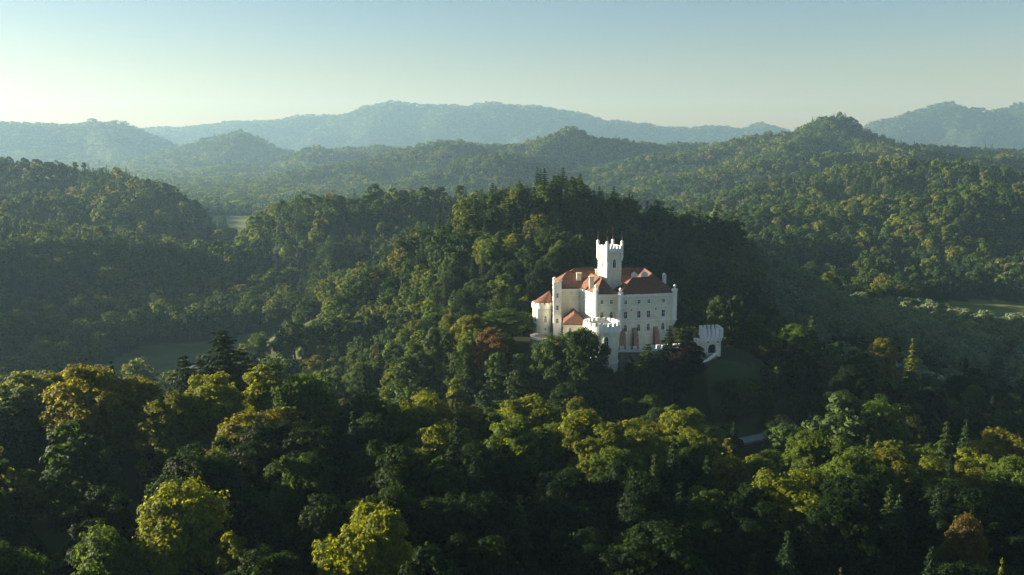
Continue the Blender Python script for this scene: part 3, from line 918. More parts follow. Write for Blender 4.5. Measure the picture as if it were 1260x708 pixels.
M_TILE = surf('red_roof_tiles', lambda nt: _tiles(nt, (0.085, 0.043, 0.031), (0.145, 0.070, 0.048), (0.22, 0.110, 0.074)), 0.85, (4.0, 0.5, 0.08))
M_GLASS = surf('window_glass', lambda nt: (0.02, 0.025, 0.035), 0.15, None, 0.5)
M_STONE = surf('rubble_stone', lambda nt: mixc(nt, 1.0, ramp(nt, noise_n(nt, 0.5, 8, 0.75), [(0.3, (0.10, 0.085, 0.065)), (0.5, (0.22, 0.18, 0.14)), (0.72, (0.36, 0.31, 0.25))]),
               ramp(nt, noise_n(nt, 3.5, 3, 0.7), [(0.3, (0.7, 0.7, 0.7)), (0.7, (1.2, 1.2, 1.2))]), 'MULTIPLY'), 0.95, (2.2, 0.8, 0.15))
M_BROWNSTONE = surf('brown_stone', lambda nt: ramp(nt, noise_n(nt, 0.9, 8, 0.75), [(0.3, (0.16, 0.10, 0.07)), (0.5, (0.30, 0.21, 0.15)), (0.72, (0.42, 0.32, 0.24))]), 0.95, (2.2, 0.8, 0.12))
M_PAVE = surf('paving', lambda nt: ramp(nt, noise_n(nt, 0.8, 7, 0.7), [(0.3, (0.26, 0.22, 0.17)), (0.7, (0.42, 0.37, 0.29))]), 0.95)
M_WOOD = surf('gate_wood', lambda nt: (0.14, 0.09, 0.055), 0.8)
M_METAL = surf('dark_metal', lambda nt: (0.10, 0.09, 0.09), 0.5)
M_FLAG = surf('red_cloth', lambda nt: (0.16, 0.06, 0.05), 0.9)

# ------------------------------------------------------------------ the castle
def P2(px, D, z=66.0):
    return (xat(px, D, z), D)
O = (31.0, 284.0, 57.0)
castle = bpy.data.objects.new('castle', None); COL.objects.link(castle); castle.location = O
tag(castle, 'cream and white hilltop castle with red tiled roofs and a tall crenellated tower', 'castle')

EZ = 75.6
L0 = P2(684, 285, 70); L1 = P2(712.5, 285, 70); C1 = P2(733, 273.4, 70); C2 = P2(758, 273.8, 70)
A = P2(763, 272, 70); B = P2(829, 277, 70); B2 = (B[0] - 1.2, B[1] + 27); BL = (L0[0] + 0.5, 304)
outline = [L0, L1, C1, C2, A, B, B2, BL]
mb = MB().prism(outline, 50, EZ)
mb.build('wall', M_WALL, castle, O)

# cornices and string courses
mb = MB()
def seg_list():
    return {'L': Seg(L0, L1), 'K': Seg(L1, C1), 'C': Seg(C1, C2), 'F': Seg(A, B), 'R': Seg(B, B2)}
S = seg_list()
for k, sg in S.items():
    sg.box(mb, -0.1, sg.L + 0.1, EZ - 0.75, EZ - 0.02, -0.05, 0.28)
    sg.box(mb, -0.05, sg.L + 0.05, EZ - 1.0, EZ - 0.752, -0.05, 0.12)
mb.build('cornice', M_TRIM, castle, O)
mb = MB()
for k in 'F':
    for z in (71.3, 66.9, 62.9):
        S[k].box(mb, 0, S[k].L, z, z + 0.32, -0.05, 0.1)
for k in 'CK':
    for z in (71.3, 66.9):
        S[k].box(mb, 0, S[k].L, z, z + 0.32, -0.05, 0.1)
for z in (73.2, 71.0, 66.9):
    S['L'].box(mb, 0, S['L'].L, z, z + 0.28, -0.05, 0.1)
mb.build('string_course', M_TRIM, castle, O)

def hipquad(a, b, c, d, ze, zr, f0, f1, ov=0.45, th=0.22):
    """tiled roof over quad a b c d (ccw); the ridge runs from the middle of a-b to the middle of d-c"""
    cx = (a[0] + b[0] + c[0] + d[0]) / 4; cy = (a[1] + b[1] + c[1] + d[1]) / 4
    def grow(p):
        dx, dy = p[0] - cx, p[1] - cy; L = math.hypot(dx, dy)
        return (p[0] + dx / L * ov * 1.35, p[1] + dy / L * ov * 1.35)
    a, b, c, d = map(grow, (a, b, c, d))
    m0 = ((a[0] + b[0]) / 2, (a[1] + b[1]) / 2); m1 = ((c[0] + d[0]) / 2, (c[1] + d[1]) / 2)
    r0 = (m0[0] + (m1[0] - m0[0]) * f0, m0[1] + (m1[1] - m0[1]) * f0, zr)
    r1 = (m1[0] + (m0[0] - m1[0]) * f1, m1[1] + (m0[1] - m1[1]) * f1, zr)
    mb = MB()
    vs = [(p[0], p[1], ze) for p in (a, b, c, d)] + [r0, r1] + [(p[0], p[1], ze - th) for p in (a, b, c, d)]
    mb.add(vs, [(0, 1, 4), (1, 2, 5, 4), (2, 3, 5), (3, 0, 4, 5), (0, 6, 7, 1), (1, 7, 8, 2), (2, 8, 9, 3), (3, 9, 6, 0), (9, 8, 7, 6)])
    # ridge tiles
    rd = Seg(r0[:2], r1[:2])
    rd.box(mb, 0, rd.L, zr - 0.12, zr + 0.12, -0.14, 0.14)
    return mb

vF = (-0.05, 1.0)
def back(p, d): return (p[0] + vF[0] * d, p[1] + vF[1] * d)
RZ = 80.0
fA, fB = A, B

def roof(mb_, z_off=0): return mb_.build('roof', M_TILE, castle, O)
# order of corners: ridge runs from the a-b end to the c-d end
roof(hipquad(back(fA, 10), fA, fB, back(fB, 10), EZ + .1, RZ, .27, .30))
lw = [(L0[0], 296.5), L0, (31.5, 285.0), (31.5, 296.5)]
roof(hipquad(*lw, EZ + .06, RZ + .35, .24, .05))
cw = [C1, (C2[0] - .2, C2[1]), (C2[0] - 3.2, 287.5), (L1[0] + .2, 287.0)]
roof(hipquad(*cw, EZ + .14, RZ + .1, .27, .02))
fbl = (B[0] - 10.5, B[1] - 1.5)
rw = [fbl, B, B2, (B2[0] - 10.5, B2[1])]
roof(hipquad((fbl[0] + 0, fbl[1] + 3.5), back(B, 3.5), B2, (B2[0] - 10.5, B2[1]), EZ + .02, RZ + .2, .10, .20))
roof(hipquad((L0[0] + .5, 304), (L0[0] + .5, 296), (B2[0] - 1, 294.5), (B2[0] - 1, 303.5), EZ + .04, RZ + .25, .2, .15))

def window(sg, a, z, w, h, kind, parent=castle, org=O, hood=0.16, glass=True):
    m1 = MB()
    sg.frame(m1, win_shape(a, z, w, h, kind, hood), win_shape(a, z, w, h, kind), -0.06, 0.14)
    sg.box(m1, a - w / 2 - hood - .08, a + w / 2 + hood + .08, z - hood - .16, z - hood - 0.002, -0.06, 0.24)
    o = m1.build('window', M_TRIM, parent, org)
    m2 = MB()
    sg.panel(m2, win_shape(a, z, w, h, kind), -0.05, 0.02)
    m2.build('pane', M_GLASS, o, (0, 0, 0)) if False else None
    g_ = mesh_obj('pane', m2.v, m2.f, M_GLASS, o, origin=org)
    m3 = MB()
    sg.box(m3, a - .035, a + .035, z + .02, z + h * .92, 0.01, 0.075)
    sg.box(m3, a - w / 2 + .01, a + w / 2 - .01, z + h * .55, z + h * .55 + .07, 0.01, 0.08)
    mesh_obj('glazing_bars', m3.v, m3.f, M_TRIM, o, origin=org)
    return o

# windows of the long facade
F = S['F']
for fr in (.10, .345, .525, .80):
    a = fr * F.L
    window(F, a, 72.55, .85, 1.15, 'square', hood=.24)
    window(F, a, 68.0, 1.05, 2.1, 'square', hood=.22)
    window(F, a, 63.75, 1.0, 2.35, 'arch', hood=.20)
for fr in (.21, .66):
    mbv = MB(); F.box(mbv, fr * F.L - .22, fr * F.L + .22, 70.3, 70.75, -0.03, 0.03)
    mbv.build('air_vent', M_GLASS, castle, O)
Cg = S['C']
for fr in (.30, .76):
    window(Cg, fr * Cg.L, 72.45, .85, 1.15, 'square', hood=.2)
    window(Cg, fr * Cg.L, 68.0, .95, 2.0, 'arch', hood=.2)
Kg = S['K']
for fr, z in ((.30, 72.6), (.68, 72.4)):
    window(Kg, fr * Kg.L, z, .8, 1.15, 'square', hood=.18)
for fr in (.32, .70):
    window(Kg, fr * Kg.L, 68.0, .95, 2.2, 'arch', hood=.2)
    # blind arches over the upper storey
    m1 = MB(); Kg.frame(m1, win_shape(fr * Kg.L, 68.9, 2.9, 5.4, 'round', .22), win_shape(fr * Kg.L, 68.9, 2.9, 5.4, 'round'), -0.05, 0.07)
    m1.build('blind_arch', M_TRIM, castle, O)

# buttresses of brown stone
for fr in (.035, .27, .66, .955):
    a = fr * F.L; m1 = MB()
    w = .75
    vs = []
    for s_ in (a - w, a + w):
        vs += [F.pt(s_, 50, -.1), F.pt(s_, 50, 3.4), F.pt(s_, 63.1, 1.5), F.pt(s_, 64.9, .1), F.pt(s_, 64.9, -.1)]
    m1.add(vs, [(0, 1, 2, 3, 4), (9, 8, 7, 6, 5)] + [((i + 1) % 5, i, 5 + i, 5 + (i + 1) % 5) for i in range(5)])
    m1.build('buttress', M_BROWNSTONE, castle, O)

# corner turrets with ball finials
def finial(x, y, z, r=0.48):
    m1 = MB(); m1.cyl(x, y, .28, .2, z, z + .5, 10); m1.ball(x, y, z + .45 + r * .8, r)
    m1.build('ball_finial', M_TRIM, castle, O)
def turret(x, y, r, z0, z1, cone=True, name='corner_turret'):
    m1 = MB(); m1.cyl(x, y, r, r, z0, z1, 8)
    if cone:
        m1.cyl(x, y, .1, r, z0 - 1.6, z0 - .002, 8)
    for zz in (z0, (z0 + z1) / 2, z1 - .35):
        m1.ring(x, y, r - .1, r + .16, zz, zz + .25, 8)
    m1.cyl(x, y, r + .2, r + .05, z1 + .002, z1 + .45, 8)
    m1.build(name, M_TRIM, castle, O)
    finial(x, y, z1 + .46, .5)
turret(B[0] + .1, B[1], .85, 66.8, 76.3)
turret(A[0] + .0, A[1] - .1, .7, 63.5, 76.0)
turret(C1[0], C1[1] - .2, .75, 58, 76.8, cone=False)

# slim white stair tower on the left wing
tx0, tx1 = xat(681, 282.6, 70), xat(690.8, 282.6, 70)
m1 = MB(); sq = [(tx0, 282.6), (tx1, 282.6), (tx1, 287), (tx0, 287)]
m1.prism(sq, 52, 77.0)
m1.build('stair_tower', M_TRIM, castle, O)
TS = Seg(sq[0], sq[1]); TL = Seg(sq[3], sq[0])
for z in (63.2, 67.4, 71.6, 75.6):
    m1 = MB()
    for sg in (TS, TL):
        sg.box(m1, -.1, sg.L + .1, z, z + .3, -.05, .14)
    m1.build('string_course', M_TRIM, castle, O)
m1 = MB()
for sg in (TS, TL):
    sg.battlement(m1, 76.9, 77.5, 78.1, -.3, .16, 3)
m1.build('battlement', M_TRIM, castle, O)
for z in (72.9, 68.9, 64.5):
    window(TS, TS.L / 2, z, .6, 1.4, 'square', hood=.1)
    window(TL, TL.L / 2, z, .6, 1.4, 'square', hood=.1)
finial(tx0 + .3, 282.9, 78.1, .62); finial(tx1 - .3, 283.0, 77.6, .5)

# round tower on the west side
rx, ry = P2(668, 288.5, 66); rr_ = 3.35
m1 = MB().cyl(rx, ry, rr_, rr_, 52, 70.4, 40); m1.build('round_tower', M_WALL, castle, O)
m1 = MB()
m1.ring(rx, ry, rr_ - .1, rr_ + .32, 68.7, 70.0, 40)
for z in (61.0, 63.4):
    m1.ring(rx, ry, rr_ - .1, rr_ + .1, z, z + .25, 40)
for k in range(14):
    t0 = 2 * math.pi * k / 14; m1.ring(rx, ry, rr_ - .1, rr_ + .30, 70.002, 70.55, 4, t0, t0 + .26)
for t in (math.radians(-130), math.radians(-52)):
    m1.ring(rx, ry, rr_ - .1, rr_ + .12, 61.3, 68.6, 3, t, t + .18)
m1.build('round_tower_parapet', M_TRIM, castle, O)
def cone_roof(cx, cy, r, ax, ay, z0, z1, k=40):
    vs = [(cx + r * math.cos(2 * math.pi * i / k), cy + r * math.sin(2 * math.pi * i / k), z0) for i in range(k)] + [(ax, ay, z1)]
    return MB().add(vs, [(i, (i + 1) % k, k) for i in range(k)] + [tuple(range(k))[::-1]])
cone_roof(rx, ry, rr_ - .05, rx + 2.2, ry + .8, 70.42, 74.2).build('round_tower_roof', M_TILE, castle, O)
def tangent(cx, cy, r, px_, half=1.5):
    """flat segment touching a round tower where column px_ meets it"""
    best = None
    for k in range(400):
        t = -math.pi + math.pi * k / 400
        x_, y_ = cx + r * math.cos(t), cy + r * math.sin(t)
        e = abs(proj(x_, y_, 64.0)[0] - px_)
        if best is None or e < best[0]:
            best = (e, t)
    t = best[1]; x_, y_ = cx + r * math.cos(t), cy + r * math.sin(t)
    u = (-math.sin(t), math.cos(t))
    return Seg((x_ - u[0] * half, y_ - u[1] * half), (x_ + u[0] * half, y_ + u[1] * half))
tg = tangent(rx, ry, rr_, 671, 1.0)
window(tg, 1.0, 64.2, .8, 2.3, 'arch', hood=.2); window(tg, 1.0, 61.7, .6, .7, 'square', hood=.14)
tg = tangent(rx, ry, rr_, 659, 1.0)
window(tg, 1.0, 64.2, .8, 2.3, 'arch', hood=.2)

# west terrace on its battered bastion
bx, by = P2(672, 281.5, 60); br = 5.0
m1 = MB().cyl(bx, by, br + 2.6, br, 46, 60.0, 44); m1.build('bastion', M_BROWNSTONE, castle, O)
m1 = MB().ring(bx, by, br - .35, br + .25, 60.002, 60.75, 44); m1.build('bastion_coping', M_TRIM, castle, O)
m1 = MB().cyl(bx, by, br - .36, br - .36, 59.9, 60.15, 44); m1.build('terrace_floor', M_PAVE, castle, O)

# low annex with a hipped roof
q0, q1 = P2(693, 272.5, 62), P2(721, 271, 62)
an = [q0, q1, (q1[0] - .2, 284.8), (q0[0] + 1.2, 284.8)]
m1 = MB().prism(an, 50, 66.25); m1.build('annex', M_WALL, castle, O)
m1 = MB(); sa = Seg(q0, q1); sb = Seg((an[3][0], an[3][1]), q0)
for sg in (sa, sb):
    sg.box(m1, 0, sg.L, 65.7, 66.2, -.05, .2); sg.box(m1, 0, sg.L, 62.6, 62.85, -.05, .1)
m1.build('annex_cornice', M_TRIM, castle, O)
hipquad(*an, 66.35, 68.9, .30, .02).build('annex_roof', M_TILE, castle, O)
for fr in (.3, .7):
    window(sa, sa.L * fr, 63.4, .9, 1.8, 'arch'); window(sb, sb.L * fr, 63.4, .9, 1.8, 'arch')

# front round bastion tower
fx, fy = P2(740, 262.5, 66); fr_ = 5.0
m1 = MB().cyl(fx, fy, fr_ + .25, fr_, 44, 66.6, 56); m1.build('bastion_tower', M_WALL, castle, O)
m1 = MB()
m1.ring(fx, fy, fr_ - .1, fr_ + .25, 66.0, 66.6, 56)
m1.ring(fx, fy, fr_ - .35, fr_ + .55, 66.602, 68.3, 56)
for k in range(20):
    t0 = 2 * math.pi * k / 20; m1.ring(fx, fy, fr_ - .3, fr_ + .50, 68.302, 69.25, 4, t0, t0 + .18)
m1.build('bastion_tower_parapet', M_TRIM, castle, O)
MB().ring(fx, fy, fr_ - .1, fr_ + .34, 56.8, 57.1, 56).build('string_course', M_TRIM, castle, O)
m1 = MB().cyl(fx, fy, fr_ - .36, fr_ - .36, 66.5, 67.45, 40); m1.build('roof_deck', M_PAVE, castle, O)
tg = tangent(fx, fy, fr_ + .08, 746, 1.5)
window(tg, 1.5, 62.0, 1.2, 3.4, 'arch', hood=.42)
m1 = MB(); tg.box(m1, .3, 2.7, 60.9, 61.15, -.3, 1.1); tg.box(m1, .3, 2.7, 61.152, 61.95, .95, 1.1); tg.box(m1, .3, .45, 61.152, 61.95, -.2, .949); tg.box(m1, 2.55, 2.7, 61.152, 61.95, -.2, .949)
tg.panel(m1, [(.7, 60.2), (2.3, 60.2), (2.4, 60.89), (.6, 60.89)], -.2, .6)
m1.build('balcony', M_BROWNSTONE, castle, O)
tg = tangent(fx, fy, fr_ + .08, 728, 1.5)
window(tg, 1.5, 62.0, 1.1, 3.0, 'arch', hood=.3)

# chimneys and lucarnes
for px_, D_, zt, w_ in ((712.3, 288, 79.9, .75), (727.8, 279, 80.1, .7), (735, 290, 80.9, .6)):
    cx_, cy_ = P2(px_, D_, 79); m1 = MB()
    m1.prism([(cx_ - w_, cy_ - w_ * .8), (cx_ + w_, cy_ - w_ * .8), (cx_ + w_, cy_ + w_ * .8), (cx_ - w_, cy_ + w_ * .8)], 76.5, zt)
    w2 = w_ + .16
    m1.prism([(cx_ - w2, cy_ - w2 * .8), (cx_ + w2, cy_ - w2 * .8), (cx_ + w2, cy_ + w2 * .8), (cx_ - w2, cy_ + w2 * .8)], zt + .002, zt + .35)
    m1.build('chimney', M_WALL, castle, O)
for px_, D_, z_ in ((780.6, 284.5, 79.6), (793.0, 285.5, 79.8), (817.5, 284.5, 79.3)):
    cx_, cy_ = P2(px_, D_, 79); w_ = .95 if px_ < 800 else .55; m1 = MB()
    m1.prism([(cx_ - w_, cy_ - .6), (cx_ + w_, cy_ - .6), (cx_ + w_, cy_ + .9), (cx_ - w_, cy_ + .9)], 77.0, z_ + .6)
    m1.prism([(cx_ - w_ - .1, cy_ - .7), (cx_ + w_ + .1, cy_ - .7), (cx_ + w_ + .1, cy_ + 1), (cx_ - w_ - .1, cy_ + 1)], z_ + .602, z_ + 1.3,
             [(cx_ - .15, cy_ - .7), (cx_ + .15, cy_ - .7), (cx_ + .15, cy_ + 1), (cx_ - .15, cy_ + 1)])
    m1.build('chimney', M_TRIM, castle, O)

# the great tower
tc = P2(750.3, 286, 85); ts_ = 5.45; th = math.radians(295.7)
n1 = (math.cos(th), math.sin(th)); u1 = (-n1[1], n1[0])
def tq(a, b, g=0.0):
    h = ts_ / 2 + g
    return (tc[0] + u1[0] * a * h + n1[0] * b * h, tc[1] + u1[1] * a * h + n1[1] * b * h)
def tsq(g): return [tq(-1, 1, g), tq(1, 1, g), tq(1, -1, g), tq(-1, -1, g)]
m1 = MB().prism(tsq(0), 60, 87.4); tower = m1.build('tower', M_WALL, castle, O)
tower_segs = [Seg(tsq(0)[i], tsq(0)[(i + 1) % 4]) for i in range(4)]
m1 = MB()
m1.prism(tsq(.12), 87.402, 87.7, tsq(.24)); m1.prism(tsq(.25), 87.702, 88.7)
for i in range(4):
    sg = Seg(tsq(.25)[i], tsq(.25)[(i + 1) % 4])
    p_ = sg.L / 5
    for k in range(5):
        c = p_ * (k + .5); sg.box(m1, c - p_ * .27, c + p_ * .27, 88.702, 89.6, -.42, -.01)
    # corbel table
    for k in range(9):
        c = sg.L * (k + .5) / 9; sg.box(m1, c - .14, c + .14, 86.95, 87.40, -.27, -.10)
m1.build('tower_parapet', M_TRIM, tower, O)
m1 = MB()
for i, sg in enumerate(tower_segs):
    sg.box(m1, 0, sg.L, 81.9, 82.15, -.03, .09)
m1.build('string_course', M_TRIM, tower, O)
m1 = MB()
for (a_, b_) in ((-1, 1), (1, 1), (1, -1), (-1, -1)):
    c_ = tq(a_, b_, .1)
    m1.cyl(c_[0], c_[1], .55, .55, 85.6, 90.2, 8); m1.cyl(c_[0], c_[1], .1, .55, 84.6, 85.598, 8)
    m1.cyl(c_[0], c_[1], .68, .6, 90.202, 90.55, 8)
m1.build('pinnacle_turret', M_TRIM, tower, O) if False else None
for (a_, b_) in ((-1, 1), (1, 1), (1, -1), (-1, -1)):
    c_ = tq(a_, b_, .1); m1 = MB()
    m1.cyl(c_[0], c_[1], .42, .42, 85.6, 90.0, 8); m1.cyl(c_[0], c_[1], .1, .42, 84.6, 85.598, 8)
    m1.cyl(c_[0], c_[1], .55, .5, 90.002, 90.3, 8); m1.ball(c_[0], c_[1], 90.75, .52)
    pt = m1.build('pinnacle', M_TRIM, tower, O)
    m1 = MB().cyl(c_[0], c_[1], .07, .04, 91.2, 94.3 if (a_, b_) != (1, -1) else 95.2, 6)
    m1.build('flagpole', M_METAL, tower, O)
    m1 = MB()
    m1.prism([(c_[0] - .22, c_[1] - .03), (c_[0] + .12, c_[1] - .03), (c_[0] + .12, c_[1] + .03), (c_[0] - .22, c_[1] + .03)], 92.6, 94.0)
    m1.build('flag', M_FLAG, tower, O)
for i in (0, 3):
    sg = tower_segs[i]
    window(sg, sg.L / 2, 82.5, 1.15, 2.9, 'arch', tower, O, hood=.32)
# quoins
m1 = MB()
for i in (0, 3, 1):
    sg = tower_segs[i]
    for k in range(9):
        z = 79.6 + k * .82
        w_ = .62 if k % 2 else .4
        for a0_, a1_ in ((-.05, w_), (sg.L - w_, sg.L + .05)):
            m1 = MB(); sg.box(m1, a0_, a1_, z, z + .4, -.03, .07); m1.build('quoin', M_TRIM, tower, O)

# ------------------------------------------------------------------ curtain wall, gatehouse, ramp
Ow = (55.0, 262.0, 50.0)
wall = bpy.data.objects.new('castle_wall', None); COL.objects.link(wall); wall.location = Ow
tag(wall, 'grey stone curtain wall with white battlements below the long castle facade', 'wall')
wp = [P2(761, 262.5, 60), P2(785, 262.5, 60), P2(806, 264, 60), P2(834, 266, 60), P2(853, 269.5, 60)]
m1, m2 = MB(), MB()
for i, (p, q_) in enumerate(zip(wp[:-1], wp[1:])):
    sg = Seg(p, q_)
    vs = [sg.pt(0, 42, 1.6), sg.pt(sg.L, 42, 1.6), sg.pt(sg.L, 59.6, .4), sg.pt(0, 59.6, .4), sg.pt(0, 42, -.6), sg.pt(sg.L, 42, -.6), sg.pt(sg.L, 59.6, -.6), sg.pt(0, 59.6, -.6)]
    m1.add(vs, [(0, 1, 2, 3), (5, 4, 7, 6), (3, 2, 6, 7), (0, 3, 7, 4), (1, 5, 6, 2), (0, 4, 5, 1)])
    sg.battlement(m2, 59.602, 60.3, 61.4, -.2 - i * .003, .45 + i * .003, max(3, round(sg.L / 1.9)), .62)
m1.build('stone_wall', M_STONE, wall, Ow); m2.build('battlement', M_TRIM, wall, Ow)
m1 = MB().prism([wp[0], wp[1], wp[2], wp[3], wp[4], (62.5, 274), (50, 280), (30, 272)], 44, 58.3)
m1.build('courtyard_floor', M_PAVE, wall, Ow)

g0, g1 = P2(867, 268.3, 60), P2(887, 269.6, 60)
Og = ((g0[0] + g1[0]) / 2, 270.5, 57.0)
gate = bpy.data.objects.new('gatehouse', None); COL.objects.link(gate); gate.location = Og
tag(gate, 'small white crenellated gatehouse with a round arched gate right of the castle', 'gatehouse')
G = Seg(g0, g1); gb = (-.25, 5.2)
gq = [g0, g1, (g1[0] + gb[0], g1[1] + gb[1]), (g0[0] + gb[0], g0[1] + gb[1])]
# front wall with a real arched opening
gw, gh, gc = 2.7, 3.1, G.L * .46
m1 = MB()
arch = [(gc + gw / 2 * math.cos(t), 57.6 + gh - gw / 2 + gw / 2 * math.sin(t)) for t in [math.pi * k / 10 for k in range(11)]]
for i in range(10):
    (a0_, z0_), (a1_, z1_) = arch[i], arch[i + 1]
    G.panel(m1, [(a1_, z1_), (a0_, z0_), (a0_, 62.500), (a1_, 62.500)], -.8, 0)
G.box(m1, 0, gc - gw / 2, 52, 62.500, -.8, 0); G.box(m1, gc + gw / 2, G.L, 52, 62.500, -.8, 0)
G.box(m1, gc - gw / 2, gc + gw / 2, 52, 57.6, -.8, 0)
m1.prism([G.pt(0, 0, -.801)[:2], G.pt(G.L, 0, -.801)[:2], gq[2], gq[3]], 60.200, 62.500)
Sl = Seg(gq[3], gq[0]); Sr = Seg(gq[1], gq[2])
Sl.box(m1, 0, Sl.L - .8, 52, 60.199, -.6, 0); Sr.box(m1, .8, Sr.L, 52, 60.199, -.6, 0)
m1.build('wall', M_WALL, gate, Og)
m1 = MB(); G.box(m1, .05, G.L - .05, 57, 61.8, -3.2, -3.0); m1.build('gate_door', M_WOOD, gate, Og)
m1 = MB()
for sg in (G, Sl, Sr):
    sg.panel(m1, [(-.0, 61.600), (sg.L, 61.600), (sg.L, 62.500), (0, 62.500)], 0.001, .3)
def gsq(g):
    return [(gq[0][0] - g, gq[0][1] - g), (gq[1][0] + g, gq[1][1] - g), (gq[2][0] + g, gq[2][1] + g), (gq[3][0] - g, gq[3][1] + g)]
m1.prism(gsq(.15), 62.200, 62.800, gsq(.55)); m1.prism(gsq(.56), 62.802, 62.50000)
for i in (0, 1, 2, 3):
    qq = gsq(.56); sg = Seg(qq[i], qq[(i + 1) % 4]); n_ = 5; p_ = sg.L / n_
    for k in range(n_):
        c = p_ * (k + .5)
        sg.box(m1, c - p_ * .3, c + p_ * .3, 62.50002, 65.500, -.5, -.01)
m1.build('parapet', M_TRIM, gate, Og)
m1 = MB(); G.frame(m1, win_shape(gc, 57.6, gw, gh, 'round', .3), win_shape(gc, 57.6, gw, gh, 'round'), -.02, .12); m1.build('gate_surround', M_TRIM, gate, Og)
for fr in (.2, .8):
    window(G, G.L * fr, 60.95, .6, .6, 'square', gate, Og, hood=.12)
# side wall joined to the gatehouse
g2 = P2(853.5, 272.5, 60)
m1 = MB(); sg = Seg(g2, (g0[0] - .05, g0[1] + .8)); sg.box(m1, 0, sg.L, 50, 61.500, -.7, 0)
m1.build('side_wall', M_WALL, gate, Og)
m1 = MB(); sg.box(m1, 0, sg.L, 61.200, 61.800, -.8, .12); m1.build('side_coping', M_TRIM, gate, Og)

Or = (63.0, 262.0, 50.0)
rampo = bpy.data.objects.new('access_ramp', None); COL.objects.link(rampo); rampo.location = Or
tag(rampo, 'stone ramp with a pale parapet climbing to the arch of the gatehouse', 'ramp')
r0 = G.pt(gc, 0, 0.15)[:2]; r1 = P2(858, 262.5, 56); r2_ = P2(842, 258.5, 54)
def ribbon(pts, w, zs, zb):
    m = MB()
    for (p, q_, za, zb_) in zip(pts[:-1], pts[1:], zs[:-1], zs[1:]):
        sg = Seg(p, q_)
        vs = [sg.pt(0, za, w), sg.pt(0, za, -w), sg.pt(sg.L, zb_, -w), sg.pt(sg.L, zb_, w), sg.pt(0, zb, w), sg.pt(0, zb, -w), sg.pt(sg.L, zb, -w), sg.pt(sg.L, zb, w)]
        m.add(vs, [(0, 3, 2, 1), (0, 4, 7, 3), (1, 2, 6, 5), (0, 1, 5, 4), (3, 7, 6, 2)])
    return m
ribbon([r0, r1, r2_], 1.9, [57.6, 55.8, 54.6], 46).build('stone_causeway', M_STONE, rampo, Or)
m1 = MB()
for (p, q_, za, zb_) in ((r0, r1, 57.6, 55.8), (r1, r2_, 55.8, 54.6)):
    sg = Seg(p, q_)
    for o0 in (1.55, -1.9):
        vs = [sg.pt(a_, z_, o_) for a_, zz in ((0, za), (sg.L, zb_)) for o_ in (o0, o0 + .35) for z_ in (zz + .002, zz + .9)]
        m1.add(vs, [(0, 1, 3, 2), (4, 6, 7, 5), (0, 4, 5, 1), (2, 3, 7, 6), (1, 5, 7, 3), (0, 2, 6, 4)])
m1.build('ramp_parapet', M_TRIM, rampo, Or)

# ------------------------------------------------------------------ roads, draped on the ground
def road(name, pts, w, mat, dz=0.35):
    P = np.array(pts, float)
    t = np.arange(len(P)); tt = np.linspace(0, len(P) - 1, (len(P) - 1) * 12 + 1)
    from_ = np.stack([np.interp(tt, t, P[:, k]) for k in (0, 1)], -1)
    k_ = np.ones(9) / 9
    pad = np.pad(from_, ((4, 4), (0, 0)), 'edge'); sm = np.stack([np.convolve(pad[:, k], k_, 'valid') for k in (0, 1)], -1)
    d = np.gradient(sm, axis=0); d = d / np.linalg.norm(d, axis=1, keepdims=True); nn = np.stack([d[:, 1], -d[:, 0]], -1)
    zc = height(sm[:, 0], sm[:, 1]); zc = np.convolve(np.pad(zc, 4, 'edge'), k_, 'valid')
    m = MB(); vs = []
    for i in range(len(sm)):
        for o_ in (-w / 2, w / 2):
            e = sm[i] + nn[i] * o_
            vs.append((e[0], e[1], max(zc[i], hz(e[0], e[1])) + dz))
    n = len(sm); base = [(a_, b_, c_ - 2.0) for a_, b_, c_ in vs]
    fs = []
    for i in range(n - 1):
        a, b, c, d_ = 2 * i, 2 * i + 1, 2 * i + 3, 2 * i + 2
        fs += [(a, b, c, d_), (a, d_, d_ + 2 * n, a + 2 * n), (b, b + 2 * n, c + 2 * n, c)]
    m.add(vs + base, fs)
    o = mesh_obj(name, m.v, m.f, mat, smooth=False)
    tag(o, kind='structure')
    return o
M_ROAD = surf('pale_road', lambda nt: ramp(nt, noise_n(nt, 0.4, 6, 0.6), [(0.3, (0.20, 0.20, 0.19)), (0.7, (0.32, 0.31, 0.30))]), 0.75, None, 0.5)
road('road', ROADS['valley road'], 3.6, M_ROAD); road('road', ROADS['castle road'], 3.4, M_ROAD); road('road', ROADS['lake road'], 6.5, M_ROAD)
# ------------------------------------------------------------------ single trees
TINTS = {
    'broad': [('deep green', (.010, .022, .006)), ('dark green', (.016, .032, .008)), ('mid green', (.036, .064, .013)), ('fresh green', (.075, .110, .018)),
              ('yellow-green', (.115, .135, .018)), ('olive green', (.055, .065, .018)), ('golden green', (.115, .115, .017)), ('bronze-green', (.075, .062, .020))],
    'conif': [('dark green', (.020, .042, .018)), ('deep green', (.028, .052, .020)), ('mossy green', (.045, .068, .020))],
    'pine': [('dark green', (.030, .055, .022)), ('blue-green', (.045, .075, .040)), ('light green', (.065, .090, .028))],
}
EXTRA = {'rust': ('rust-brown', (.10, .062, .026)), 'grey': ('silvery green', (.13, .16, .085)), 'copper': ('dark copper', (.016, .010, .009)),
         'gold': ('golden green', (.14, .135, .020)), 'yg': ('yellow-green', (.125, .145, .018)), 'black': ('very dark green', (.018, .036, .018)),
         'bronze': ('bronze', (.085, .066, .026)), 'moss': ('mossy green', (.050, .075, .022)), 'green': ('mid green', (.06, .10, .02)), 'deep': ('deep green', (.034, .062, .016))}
KN = ['broad', 'tall', 'spruce', 'pine', 'small']

